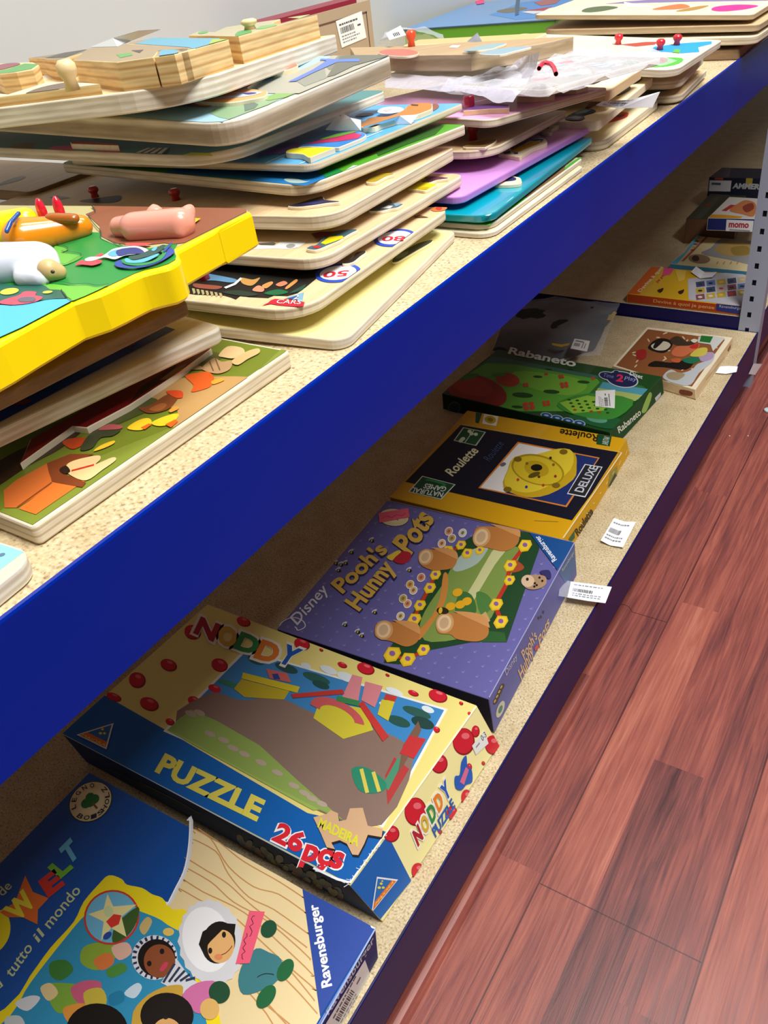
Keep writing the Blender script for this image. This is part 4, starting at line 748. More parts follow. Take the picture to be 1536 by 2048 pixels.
# title letters
t.poly('W -30,700 -60,640 10,590 40,640 35,700 0,750 -40,760', '#f2e01c', k=2, sm=4)
t.poly('W 0,600 60,560 100,455 130,520 192,545 150,590 148,648 90,620 30,620', '#e8742c', k=2)
t.text('W', *px('W 70,645 152,560 10,590'), m='#f4e43c', k=4, bold=.05)
t.text('E', *px('W 192,545 258,492 150,480'), m='#d83c2c', k=4, bold=.06); t.text('L', *px('W 240,470 292,425 186,425'), m='#7cc43c', k=4, bold=.06); t.text('T', *px('W 272,420 318,372 232,352'), m='#6cc0e4', k=4, bold=.06)
t.text('tutto', *px('W 48,862 132,742 22,838'), m='#c8d49c', k=3, bold=.01); t.text('il', *px('W 152,722 176,690 128,692'), m='#c8d49c', k=3, bold=.01); t.text('mondo', *px('W 198,668 322,516 166,640'), m='#c8d49c', k=3, bold=.01); t.text('de', *px('W 12,540 50,500 -14,515'), m='#c8d49c', k=3, bold=.01); t.text('d', *px('W -10,910 14,890 -30,880'), m='#c8d49c', k=3, bold=.01)
# corner wedge
t.poly('W 1192,510 1478,662 1262,1010', '#28489c', k=5); t.text('Ravensburger', *px('W 1322,888 1264,565 1268,902'), m='#f4f6fa', k=7, bold=.03)
# dolls
def O(cr, *a, m, k): t.poly(pell(cr, *a), m, k=k)
rr = random.Random(2)
t.poly([q for i in range(40) for q in [pell('W', 832, 722, 122*(1+.07*(i % 2)), 165*(1+.05*(i % 2)), -10, 40)[i]]], '#d8d8dc', k=8)
O('W', 815, 710, 95, 130, -10, m='#f0f0f2', k=9); O('W', 862, 722, 66, 84, 12, m='#1c1714', k=10); O('W', 872, 738, 52, 66, 12, m='#e2b070', k=11)
t.poly('W 800,680 860,645 930,650 925,690 880,670 830,720 800,760 785,730', '#16120f', k=12)
O('W', 830, 755, 8, 12, 0, m='#201814', k=12); O('W', 884, 692, 8, 12, 0, m='#201814', k=12); t.line('W 850,775 890,765 915,735', .0009, '#8c3c20', 12, 3); O('W', 862, 780, 16, 12, 0, m='#e08a5c', k=12)
t.poly('W 940,870 960,800 1010,745 1060,760 1110,790 1095,870 1030,910 960,925', '#3c7c84', k=8, sm=3); O('W', 1125, 830, 48, 28, -60, m='#1c6438', k=9); O('W', 1050, 935, 52, 30, -55, m='#1c6438', k=9); O('W', 1060, 668, 30, 36, 30, m='#1c5034', k=9); t.line('W 1015,860 1045,845 1080,850', .0008, '#1c3438', 10, 3)
O('W', 610, 780, 90, 88, 0, m='#d8dce4', k=6)
for i in range(22):
    q = pell('W', 610, 780, 88, 86, 0, 22)[i]; q2 = pell('W', 610, 780, 72, 70, 0, 22)[i]; t.line([q, q2], .0022, '#2c3450', 7)
O('W', 618, 782, 74, 74, 0, m='#16110e', k=8); O('W', 630, 795, 62, 66, 0, m='#8c4c2c', k=9); O('W', 590, 805, 9, 11, 0, m='#1c1410', k=10); O('W', 640, 757, 9, 11, 0, m='#1c1410', k=10); t.poly('W 630,830 650,800 665,805 645,835', '#c8405c', k=10, sm=3); O('W', 665, 680, 22, 16, 0, m='#e0c060', k=8)
t.poly('W 635,880 700,790 750,860 780,880 720,925', '#d4d8e0', k=9)
for i in range(5): t.line('W %d,%d %d,%d' % (645+i*22, 880-i*2, 690+i*20, 805+i*14), .0024, '#303850', 10)
t.poly('W 720,930 780,880 860,880 850,960 800,1000 760,990', '#d070a4', k=10, sm=3); O('W', 866, 918, 42, 44, 0, m='#1c4c30', k=11); O('W', 828, 985, 38, 42, 0, m='#e0b468', k=12)
t.poly('W 520,1040 560,950 640,900 716,890 720,930 700,990 760,1060 700,1300 560,1300', '#c8a03c', k=10, sm=3); O('W', 660, 1010, 105, 90, 0, m='#181310', k=11); O('W', 660, 1090, 62, 70, 0, m='#dca868', k=12); O('W', 655, 1018, 10, 8, 0, m='#201814', k=13); O('W', 385, 1070, 122, 108, 0, m='#12100e', k=11); O('W', 390, 1180, 90, 80, 0, m='#8c5434', k=12)
b.sticker(b.top, 'W 985,598 1045,602 985,805 930,808', None, m='#f0607c', name='pink_note', k=14, extra=lambda f: (f.line('W 960,790 955,770 968,760 958,745 970,730 962,715 975,700 972,690', .0007, '#6c1c34', 15, 2), f.line('W 985,700 995,680 985,660 1000,650 992,630 1005,620', .0007, '#6c1c34', 15, 2)))
b.right.text('Ravensburger', *px('Q 45,1965 585,1090 5,1890'), m='#c8ccdc', k=2, bold=.02)
b.sticker(b.right, 'Q 465,1290 542,1502 235,2048 180,2150 -60,2150 150,1800', [(687, 2060), (742, 1955), (655, 2042)], seed=6, k=3)
t.line('W 1478,668 1140,1262', .0014, '#9cb4e0', 6); t.poly(pell('W', 1474, 655, 14, 12), '#e8ecf0', k=8)
b.done()
# --- polka dot puzzle box
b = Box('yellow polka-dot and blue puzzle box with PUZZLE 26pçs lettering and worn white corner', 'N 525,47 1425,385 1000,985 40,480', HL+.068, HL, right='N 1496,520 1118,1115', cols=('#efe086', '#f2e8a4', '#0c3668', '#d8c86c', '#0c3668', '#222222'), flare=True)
t = b.top; BL = '#0960b0'
t.poly('N 42,480 180,350 390,470 860,745 1060,790 1138,812 1002,982', BL, k=1)
t.poly('N 378,472 650,198 1328,398 1112,795', '#f4f4ec', k=2); t.poly('N 392,470 655,206 1316,402 1108,785', '#3f8ccc', k=3)
for c in ((855, 255, 18, 10), (930, 268, 30, 12), (990, 292, 34, 14), (1150, 340, 30, 10), (700, 235, 20, 8), (1120, 385, 22, 8), (1262, 400, 22, 10)): t.poly(pell('N', *c, 22), '#e4eef4', k=4)
for c in ((690, 235, 30, 14, '#2c5c54'), (790, 262, 40, 14, '#285454'), (890, 296, 48, 14, '#2c6058'), (905, 318, 30, 12, '#24504c'), (1165, 440, 40, 16, '#285850'), (1225, 410, 50, 14, '#2c5c54'), (1245, 445, 40, 18, '#1f4440'), (600, 315, 40, 9, '#3c8c6c')): t.poly(pell('N', *c[:4], 20), c[4], k=5)
t.poly('N 420,440 500,362 560,345 640,370 760,360 900,420 1100,470 1215,560 1108,785 900,740 640,600', '#8c7468', k=5, sm=3)
t.poly('N 392,470 440,425 560,470 640,540 760,600 900,735 880,738', '#a0ba5c', k=6, sm=0); t.poly('N 400,466 470,400 560,440 700,520 830,640 980,770 900,735 640,600', '#93ae58', k=6)
for c in ((535, 482), (580, 503), (612, 530), (650, 550), (705, 578), (760, 612), (815, 655), (875, 698), (908, 716), (850, 680), (470, 415), (500, 412)): t.poly(pell('N', *c, 20, 9, 22, 14), '#b8a894', k=7)
for q, c, k in (('645,278 835,326 826,346 640,298', '#e0cc2c', 8), ('615,332 640,300 800,340 782,368 650,360', '#c8b42c', 7), ('722,265 792,280 806,312 735,298', '#d86c68', 9), ('742,283 762,282 770,302 748,300', '#28489c', 10), ('806,350 978,334 984,350 812,364', '#c83c38', 10), ('1010,285 1044,294 1030,372 975,362', '#e08c94', 9), ('1054,308 1112,324 1085,395 1040,370', '#dc8890', 9), ('900,372 1050,398 1080,470 980,500 880,430', '#d8cc3c', 8), ('962,356 1036,374 1032,392 956,374', '#3c8c54', 11), ('1030,384 1046,374 1132,492 1112,510', '#cc3c38', 12), ('1108,368 1152,374 1130,440 1094,418', '#d8c83c', 9), ('1122,350 1160,358 1152,376 1116,368', '#c83c34', 10), ('1200,488 1256,500 1216,566 1168,548', '#c83438', 9), ('1160,565 1186,560 1130,672 1112,650', '#4c9474', 8), ('1120,620 1150,560 1200,600 1128,720', '#b83c3c', 7)): t.poly('N '+q, c, k=k)
arc = [(960+90*math.cos(a), 420+50*math.sin(a)+.38*90*math.cos(a)) for a in [math.pi+math.pi*i/16 for i in range(17)]]; arc2 = [(960+58*math.cos(a), 424+30*math.sin(a)+.38*58*math.cos(a)) for a in [math.pi+math.pi*i/16 for i in range(17)]][::-1]
t.poly([px('N %f,%f' % q)[0] for q in arc+arc2], '#d05c60', k=10)
t.poly('N 1008,600 1060,596 1118,640 1120,668 1080,682 1030,668', '#2c8c6c', k=8, sm=3); t.line('N 1040,600 1060,680', .004, '#e0d05c', 9); t.line('N 1080,610 1100,676', .004, '#e0d05c', 9); t.poly('N 1180,520 1230,440 1240,470 1210,540 1160,620', '#7c5c48', k=8)
def spot(f, cr, cx, cy, rx, ry, rot, k):
    f.poly(pell(cr, cx+2, cy+2, rx*1.08, ry*1.08, rot), '#8c1420', k=k); f.poly(pell(cr, cx, cy, rx, ry, rot), '#d01c30', k=k+1); f.poly(pell(cr, cx+rx*.2, cy-ry*.4, rx*.4, ry*.25, rot), '#e86c74', k=k+2)
for c in ((475, 140, 26, 22), (645, 105, 22, 14), (840, 180, 25, 18), (1053, 262, 28, 17), (1294, 353, 30, 19), (290, 300, 26, 24), (212, 357, 24, 12), (1212, 344, 17, 8), (975, 250, 15, 8), (955, 204, 5, 3), (1126, 284, 6, 4), (1372, 378, 6, 5), (1400, 412, 5, 5), (1290, 466, 10, 9), (1130, 692, 14, 11), (565, 250, 26, 20), (395, 250, 26, 18), (330, 380, 30, 20), (480, 370, 20, 14), (905, 200, 6, 4), (740, 118, 10, 4), (550, 330, 22, 13), (250, 250, 10, 7), (400, 440, 14, 10)): spot(t, 'N', *c, 20, 2 if c[0] < 640 else 2)
cs = ('#b01c2c', '#d8b03c', '#2f8c44', '#e8842c', '#1c5cb8')
for ch, c, q in zip('NODDY', cs, ('478,146 546,176 505,90', '553,174 612,204 575,112', '610,196 682,224 640,140', '678,228 748,252 710,166', '752,240 808,262 792,182')):
    A, B, C = [np.array(p) for p in px('N '+q)]; e = (B-A)*.13; u2 = (C-A)*.12
    t.text(ch, tuple(A-e-u2), tuple(B+e-u2), tuple(C-e+u2), '#f4f0e4', 6, .09); t.text(ch, tuple(A), tuple(B), tuple(C), c, 8, .05)
t.text('PUZZLE', *px('N 348,608 690,776 385,545'), m='#e8dc5c', k=3, bold=.045)
A, B, C = [np.array(q) for q in px('N 738,836 832,884 770,772')]
t.text('26', tuple(A+(-3, 3)), tuple(B+(3, 4)), tuple(C+(-3, -3)), '#f4f4f4', 3, .09); t.text('26', tuple(A), tuple(B), tuple(C), '#d82434', 5, .04)
A, B, C = [np.array(q) for q in px('N 828,925 962,960 858,848')]
t.text('pçs', tuple(A+(-3, 3)), tuple(B+(3, 4)), tuple(C+(-3, -3)), '#f4f4f4', 3, .09); t.text('pçs', tuple(A), tuple(B), tuple(C), '#d82434', 5, .04)
pc = '880,762 925,750 938,738 962,748 966,775 990,770 1002,732 1045,730 1062,790 1112,800 1108,828 1062,820 1050,850 1030,888 1010,886 992,850 968,838 940,846 952,868 925,862 905,815'
t.poly([(x+1.5, y+4) for x, y in px('N '+pc)], '#241c1c', k=8); t.poly('N '+pc, '#d8b088', k=9); t.text('MADEIRA', *px('N 893,795 1028,862 905,762'), m='#e0dc3c', k=11, bold=.04)
def tri(f, q, k, A, B, C):
    q = [np.array(p) for p in px(q)]; c = sum(q)/3; f.poly([tuple(p) for p in q], '#e8e8e8', k=k); f.poly([tuple(c+(p-c)*.86) for p in q], '#1c6cb4', k=k+1)
    a, b_, d = q; f.poly([tuple(c+(p-c)*.86) for p in (a, a+(d-a)*.24, b_+(d-b_)*.24, b_)], '#e0702c', k=k+2); f.text('MAJORA', A, B, C, '#f0d060', k+3, .02)
    m_ = c+(d-c)*.25
    for dx, dy, r in ((0, -6, 3), (4, 2, 3), (-4, 2, 3.4), (2, -11, 2)): f.poly(ell(m_[0]+dx, m_[1]+dy, r, r*.8, 0, 12), '#e8d43c', k=k+3)
tri(t, 'N 90,486 190,535 214,447', 9, *px('N 104,494 184,530 112,484'))
# wear along the edges
rr = random.Random(9)
for i in range(26):
    f_ = i/26; x = 1000+(1130-1000)*f_*1.0; y = 985-(985-815)*f_; t.line('N %f,%f %f,%f' % (x+rr.uniform(-4, 2), y+rr.uniform(-6, 4), x+rr.uniform(-22, 2)*(.3+.7*(1-f_)), y+rr.uniform(-16, 12)), .0006, '#dce8f4', 4)
t.line('N 1003,980 1424,390', .0016, '#f4f0dc', 5); t.line('N 42,482 380,660 700,830 985,980', .0008, '#a8bcd0', 5); t.line('N 880,930 960,968 998,978', .0022, '#e0e8f0', 6); t.line('N 940,960 1003,978 1030,940', .0018, '#f0f4f8', 6)
r_ = b.right
r_.poly('N 1002,990 1128,818 1206,970 1085,1122', BL, k=1)
for c in ((1379, 504, 34, 42, 0), (1297, 578, 26, 30, 0), (1218, 738, 34, 44, 0), (1476, 515, 24, 30, 0), (1388, 692, 16, 26, 0), (1226, 937, 20, 26, 0), (1138, 812, 24, 26, 0), (1340, 742, 16, 22, 0), (1419, 470, 12, 18, 0), (1445, 577, 5, 6, 0), (1228, 586, 6, 6, 0), (1300, 805, 6, 7, 0), (1398, 590, 8, 12, 0)): spot(r_, 'N', *c, 2)
for i, (ch, c) in enumerate(zip('NODDY', cs)):
    A = np.array((1226, 858))+(np.array((1342, 672))-(1226, 858))*(i/5); B = np.array((1226, 858))+(np.array((1342, 672))-(1226, 858))*((i+.82)/5); C = A+(-20, -50)
    p3 = [px('N %f,%f' % tuple(q))[0] for q in (A, B, C)]; A, B, C = [np.array(q) for q in p3]; e = (B-A)*.14; u2 = (C-A)*.12
    r_.text(ch, tuple(A-e-u2), tuple(B+e-u2), tuple(C-e+u2), '#f6f2e8', 6, .09); r_.text(ch, tuple(A), tuple(B), tuple(C), c, 8, .05)
r_.text('PUZZLE', *px('N 1286,828 1352,722 1272,798'), m='#1c5cb0', k=6, bold=.04)
r_.poly('N 1350,622 1366,616 1372,572 1388,552 1392,590 1406,600 1408,640 1388,650 1372,668 1352,660', '#1c5cb8', k=6, sm=3); r_.poly('N 1366,640 1386,590 1396,600 1380,650', '#d86c8c', k=7)
r_.poly('N 1407,520 1448,468 1462,512 1420,550', '#e4e8e4', k=6); r_.text('0-3', *px('N 1442,505 1456,488 1434,488'), m='#2c2c30', k=7); r_.line('N 1420,525 1432,510', .002, '#8c9094', 7)
tri(r_, 'Q 540,740 855,345 605,312', 4, *px('Q 575,672 790,398 590,610'))
n_ = b.near
rr = random.Random(3)
for i in range(34):
    f_ = .62+.36*i/34; x = 40+(1000-40)*f_; y = 500+(1005-500)*f_+rr.uniform(10, 40); n_.poly(pell('N', x, y, rr.uniform(10, 20), rr.uniform(8, 14), rr.uniform(0, 90), 10), rr.choice(['#6c5f30', '#7c7040', '#5c2c34', '#2c4c6c', '#46603c', '#8c8070', '#2c2428', '#6c4044']), k=1+i % 4)
n_.line('N 300,640 420,700 500,745', .0025, '#6c5c40', 2); n_.line('N 200,600 330,660', .002, '#4c4438', 2)
b.done()
# --- lilac honey-pot game
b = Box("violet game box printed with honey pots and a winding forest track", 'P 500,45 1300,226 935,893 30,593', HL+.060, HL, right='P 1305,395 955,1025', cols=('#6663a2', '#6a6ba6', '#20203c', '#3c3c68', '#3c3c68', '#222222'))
t = b.top; rr = random.Random(4)
for i in range(15):
    for j in range(15):
        u_, v_ = (i+.5)/15, (j+.5)/15; p = (500+800*u_-470*v_-(470-365)*-u_*v_*0+105*u_*v_, 45+181*u_+548*v_+119*u_*v_); q = px('P %f,%f' % p)[0]
        t.poly(ell(q[0], q[1], 3.2, 2.0, 10, 6), '#7f7db8', k=1); t.poly(ell(q[0]+3.2, q[1]-2.4, 1.5, 1.0, 0, 5), '#7f7db8', k=1)
t.poly('P 790,240 860,200 930,165 1130,185 1150,250 1090,420 1010,650 860,650 650,690 560,745 485,738 500,690 590,560 680,400', '#1c4426', k=2)
t.poly('P 830,265 1060,245 1010,400 900,600 690,650 640,600 660,520 740,400', '#7c9448', k=3, sm=3); t.poly('P 830,270 930,240 900,300 860,330 800,350 780,330', '#a8bcb0', k=4, sm=3); t.poly('P 960,250 1010,250 960,320 900,420 850,500 830,470 880,380 920,310', '#c8c890', k=4, sm=3)
t.poly('P 740,360 760,370 750,470 700,560 640,640 620,620 690,540 725,460', '#c8843c', k=4, sm=3); t.poly('P 810,440 860,450 880,520 830,560 790,520', '#3c6c34', k=5, sm=4); t.poly('P 880,440 930,450 950,500 900,530', '#4c7c3c', k=5, sm=4); t.poly('P 1040,300 1085,330 1060,350 1020,350', '#a84c2c', k=5, sm=3); t.poly('P 870,560 920,520 940,560 900,590', '#c8a068', k=5)
t.poly('P 900,600 1000,610 1010,650 860,650', '#2c5c2c', k=4); t.line('P 1090,235 1025,320 1010,400 960,490 985,560', .006, '#b83424', 3); t.line('P 815,235 780,262 705,362 680,420 640,490 615,550', .005, '#b83424', 3); t.line('P 520,705 585,725 650,690', .005, '#b83424', 3)
for x, y, s_ in ((1088, 237, 32), (1025, 322, 30), (1022, 385, 26), (965, 488, 32), (985, 562, 34), (842, 270, 26), (895, 258, 22), (758, 258, 26), (815, 235, 24), (706, 362, 26), (682, 418, 28), (640, 492, 28), (616, 552, 32), (522, 700, 40), (588, 722, 36), (655, 682, 30)):
    hx = [px('P %f,%f' % (x+s_*a, y+s_*.95*b_-s_*.15*a))[0] for a, b_ in ((.75, -.55), (.95, .1), (.4, .9), (-.55, .9), (-.95, .1), (-.4, -.8))]
    t.poly(hx, '#e0b81c', k=6); t.poly([(q[0]+(px('P %f,%f' % (x, y))[0][0]-q[0])*.2, q[1]+(px('P %f,%f' % (x, y))[0][1]-q[1])*.2) for q in hx], '#ecca34', k=7); t.poly(pell('P', x, y, s_*.34, s_*.3, 20, 8), '#8c5c9c', k=8)
for x, y, c in ((763, 178, '#d89078'), (822, 185, '#c8ccc0'), (776, 208, '#b8a464'), (733, 230, '#e8b48c'), (645, 375, '#d88464'), (598, 405, '#d8a040'), (612, 430, '#d8b488'), (568, 465, '#b8a04c'), (587, 487, '#e0946c'), (557, 540, '#d0c48c')):
    t.poly(pell('P', x, y, 17, 20, 35, 20), '#e4e0d8', k=5); t.poly(pell('P', x, y, 13.5, 16, 35, 20), c, k=6); t.poly(pell('P', x, y, 6, 8, 35, 12), '#8c6c48', k=7)
for x, y in ((800, 440), (840, 478), (812, 492), (770, 500)): t.poly(pell('P', x, y, 22, 17, -20, 16), '#e0a820', k=8)
PT = '#b8783c'
for q, rc, s_ in (('880,165 960,160 1050,175 1064,205 1050,240 1000,264 930,250 875,235', (903, 205, 36, 44, 28), 1), ('640,265 700,258 780,268 798,300 780,335 730,345 690,345 640,318', (665, 290, 30, 36, 30), .8), ('720,540 800,530 900,545 932,590 925,630 880,650 800,640 770,620 715,610', (746, 572, 38, 44, 20), 1), ('460,570 540,568 620,580 638,620 625,655 580,672 520,650 470,638 448,620', (487, 602, 38, 42, 20), 1)):
    t.poly('P '+q, PT, k=9, sm=4); t.poly([(x+2, y-4) for x, y in spline(px('P '+q), 4)][3:14], '#d09458', k=10)
    t.poly(pell('P', *rc), '#cf9c64', k=11); t.poly(pell('P', rc[0]-2, rc[1], rc[2]*.78, rc[3]*.8, rc[4]), '#e4c498', k=12); t.poly(pell('P', rc[0]-2, rc[1], rc[2]*.5, rc[3]*.55, rc[4]), '#c8a880', k=13)
t.poly('P 1072,385 1110,366 1165,368 1180,385 1172,412 1130,428 1090,420', '#a88868', k=9, sm=3); t.poly(pell('P', 1100, 392, 28, 26, 0), '#d4b898', k=10); t.poly(pell('P', 1098, 385, 6, 7, 0), '#2c1c14', k=11)
for x, y in ((1130, 402), (1138, 410), (1128, 416), (1150, 378), (1162, 392)): t.poly(pell('P', x, y, 5, 5, 0, 10), '#1c1410', k=11)
t.poly('P 1150,352 1190,345 1200,375 1185,382', '#2c2c60', k=8, sm=3)
for x, y in ((432, 215), (345, 265), (300, 318), (290, 342), (592, 342), (445, 522), (318, 575), (372, 605), (390, 622), (320, 312), (278, 312)):
    t.poly(pell('P', x, y-5, 13, 5, -30, 10), '#c8ccd8', k=3); t.poly(pell('P', x+4, y+3, 10, 7, 20, 10), '#1c1c1c', k=4); t.poly(pell('P', x+2, y+3, 3, 5, 20, 8), '#d8c040', k=5)
t.poly(pell('P', 738, 520, 26, 14, 10), '#2c2418', k=14); t.poly(pell('P', 728, 520, 8, 14, 10), '#e0b830', k=15)
TY = '#d9b04c'; TD = '#2c2450'
for wd, q in (("Pooh's", '312,448 508,262 255,400'), ('Hunny', '402,536 560,345 316,478'), ('Pots', '602,286 706,128 520,226')):
    A, B, C = [np.array(p) for p in px('P '+q)]; t.text(wd, tuple(A+(1, 2.5)), tuple(B+(2, 2.5)), tuple(C+(0, 1.5)), TD, 6, .07); t.text(wd, tuple(A), tuple(B), tuple(C), TY, 8, .035)
t.poly('P 525,290 560,265 600,272 598,300 570,318 535,312', '#b02434', k=9, sm=4); t.poly('P 498,290 520,275 545,262 560,268 535,290 520,305', '#e8c83c', k=10, sm=3)
t.text('Disney', *px('P 128,592 262,440 84,546'), m='#e4e4ec', k=5, bold=.01); t.line('P 45,580 60,560 100,545 140,560 150,585 120,600 105,585', .0015, '#e4e4ec', 5, 4)
seal(t, 'P', 528, 118, 66, 38, 5, 2)
b.sticker(b.top, 'P 463,102 590,80 596,118 468,142', None, m='#f0647c', name='pink_note', k=9, extra=lambda f: f.line('P 480,125 500,115 520,122 540,108 560,114 578,100', .0008, '#8c2c44', 10, 2))
t.poly('P 1104,182 1298,228 1226,345', '#124c8c', k=9); t.text('Ravensburger', *px('P 1230,296 1152,192 1205,314'), m='#e8ecf4', k=11, bold=.02)
t.line('P 1298,230 935,890', .0012, '#a0a4cc', 12); t.line('P 500,47 1298,227', .0008, '#9090bc', 10)
r_ = b.right
r_.poly('P 1228,348 1300,232 1303,330 1268,408', '#2c5c94', k=1); r_.text('Ravensburger', *px('P 1250,352 1300,270 1244,338'), m='#c8c8b0', k=2)
for wd, q in (("Pooh's", '1085,728 1140,630 1068,690'), ('Hunny', '1078,830 1130,712 1056,770'), ('Pots', '1150,672 1192,572 1142,632')):
    r_.text(wd, *px('P '+q), m='#d8b088', k=3, bold=.025)
r_.poly(pell('P', 1136, 672, 8, 14, 30), '#c02c44', k=4); r_.text('Disney', *px('P 1010,800 1056,722 1000,770'), m='#c8c8dc', k=3)
r_.poly(pell('P', 982, 935, 14, 38, 20), '#c8c8b0', k=2); r_.poly(pell('P', 982, 935, 7, 18, 20), '#3c7c6c', k=3)
for i in range(4): r_.poly(pell('P', 962+i*9, 900-i*20, 9, 16, 30, 8), '#241c14', k=2); r_.poly(pell('P', 958+i*9, 900-i*20, 4, 9, 30, 8), '#c8a45c', k=3)
for x, y in ((1155, 540), (1165, 520), (1145, 545)): r_.poly(pell('P', x, y, 4, 6, 0, 8), '#1c1c24', k=3)
b.done()
slip('barcode_label', 'white barcode label taped to the violet game box, hanging over the dark blue rail', [[(1134.5, 1195, HL+.014), (1175, 1202, HL+.013), (1210.7, 1206.5, HL+.012)], [(1141.7, 1163, HL+.014), (1180, 1168, HL+.013), (1223.5, 1174, HL+.013)]], bars=8)
tp_ = slip('clear_tape', 'strip of clear sticky tape holding the barcode label to the violet game box', [[(1117, 1192, HL+.030), (1135, 1195, HL+.0155), (1150, 1198, HL+.0145)], [(1122, 1158, HL+.034), (1142, 1163, HL+.0155), (1160, 1166, HL+.0145)]], m=FILM2, cat='tape')
slip('barcode_label', 'loose white barcode label lying on the chipboard beside the black and yellow box', [[(1201, 1081, HL+.005), (1220, 1091, HL+.002), (1246, 1095, HL+.004)], [(1228, 1036, HL+.006), (1248, 1043, HL+.003), (1272, 1044, HL+.006)]], bars=9)
# --- roulette
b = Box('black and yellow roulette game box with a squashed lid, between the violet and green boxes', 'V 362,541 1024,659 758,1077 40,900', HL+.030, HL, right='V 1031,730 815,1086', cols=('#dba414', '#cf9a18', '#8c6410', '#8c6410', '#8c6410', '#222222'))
t = b.top; t.poly('V 335,602 1003,718 797,998 105,838', '#0d1124', k=1)
t.poly('V 572,672 912,738 775,944 408,864', '#d8802c', k=2); t.poly('V 576,679 905,742 771,937 417,862', '#ece8e4', k=3); t.poly('V 812,724 905,742 771,937 520,884 700,830', '#1c2f6c', k=4)
t.poly('V 555,742 640,738 745,706 808,722 816,775 802,830 700,892 600,902 512,862 530,790', '#c8a41c', k=5, sm=3); t.poly('V 560,735 640,728 742,702 800,716 790,790 690,862 600,885 518,852 536,782', '#e2c832', k=6, sm=3)
t.poly(pell('V', 655, 790, 112, 62, 14), '#a88c14', k=7); t.poly(pell('V', 655, 792, 104, 56, 14), '#d8bc28', k=8); t.poly(pell('V', 650, 786, 52, 32, 14), '#c0a018', k=9)
for x, y in ((572, 747), (762, 716), (731, 855), (530, 872)): t.poly(pell('V', x, y, 17, 11, 0, 12), '#7c6414', k=9)
t.poly(pell('V', 650, 782, 24, 14, 0), '#141008', k=10); t.poly(pell('V', 640, 812, 26, 10, -20), '#5c4c10', k=10)
for x, y, c in ((573, 832, '#c0382c'), (608, 862, '#28388c'), (678, 855, '#c0382c'), (728, 818, '#8c2c24'), (708, 742, '#2c2410'), (660, 820, '#4c4010'), (720, 770, '#7c6414'), (610, 765, '#7c6414')): t.poly(pell('V', x, y, 6, 6, 0, 8), c, k=10)
t.poly('V 498,770 512,758 524,765 510,776', '#6c6c70', k=5, sm=3)
t.text('Roulette', *px('V 302,818 412,712 268,794'), m='#ece8b8', k=4, bold=.02); t.text('Roulette', *px('V 456,756 516,682 428,740'), m='#3c4870', k=4)
t.poly('V 850,766 924,778 852,905 776,890', '#dcdce0', k=6); t.poly('V 853,770 919,781 850,900 781,887', '#23252c', k=7); t.text('DELUXE', *px('V 842,886 908,780 806,878'), m='#c8ccd4', k=8, bold=.02)
t.poly('V 175,814 314,850 254,913 117,880', '#d8e4d0', k=3); t.poly('V 177,818 308,851 252,909 124,879', '#1c4c30', k=4); t.line('V 190,832 230,838 270,852 240,862 205,850', .005, '#2f8c48', 5, 3)
t.text('NATURAL', *px('V 266,884 138,862 256,904'), m='#f0f4ec', k=6, bold=.02); t.text('GAMES', *px('V 280,862 190,846 268,882'), m='#f0f4ec', k=6, bold=.02)
t.poly('V 345,612 440,632 400,690 305,668', '#c8d8c0', k=3); t.poly('V 348,616 388,624 350,676 312,666', '#1c5430', k=4); t.poly('V 392,625 434,634 396,686 354,677', '#1c5430', k=4)
for x, y in ((372, 630), (380, 640), (340, 664), (345, 660), (398, 642), (335, 670)): t.poly(pell('V', x, y, 9, 7, 0, 10), '#dcecc8', k=5)
t.poly('V 398,550 424,554 410,596 396,592', '#1c5430', k=2); t.poly('V 432,556 492,567 482,607 424,597', '#f0ece0', k=2); t.poly(pell('V', 458, 581, 24, 16, 10), '#c8a81c', k=3); t.poly(pell('V', 458, 581, 12, 8, 10), '#8c7414', k=4)
t.text('Roulette', *px('V 908,643 750,617 902,672'), m='#241c10', k=2, bold=.02); t.poly('V 905,640 962,650 954,691 898,682', '#14482c', k=2); t.text('NATURAL', *px('V 955,655 945,688 930,650'), m='#d8e4d0', k=3)
t.line('V 338,600 1004,717', .0008, '#f0d890', 3); t.line('V 1003,718 760,1072', .0018, '#f0e0b0', 3); t.line('V 640,1000 740,1004', .001, '#8c7428', 3)
t.poly('V 1022,655 1004,716 985,745 1000,700', '#b0a48c', k=4)
r_ = b.right; r_.text('Roulette', *px('V 822,1066 886,966 806,1040'), m='#1c1810', k=3, bold=.03); r_.poly('V 945,860 955,800 985,770 985,810 960,860', '#8c8430', k=2); r_.poly('V 948,855 975,800 982,812 958,858', '#2c3018', k=3); r_.poly('V 782,1075 806,1040 808,1070 790,1092', '#1c5430', k=3)
for y in range(8): r_.line('V %f,%f %f,%f' % (1025-y*27, 705+y*44, 1018-y*27, 728+y*40), .0011, '#f0e4c0', 3)
b.done()
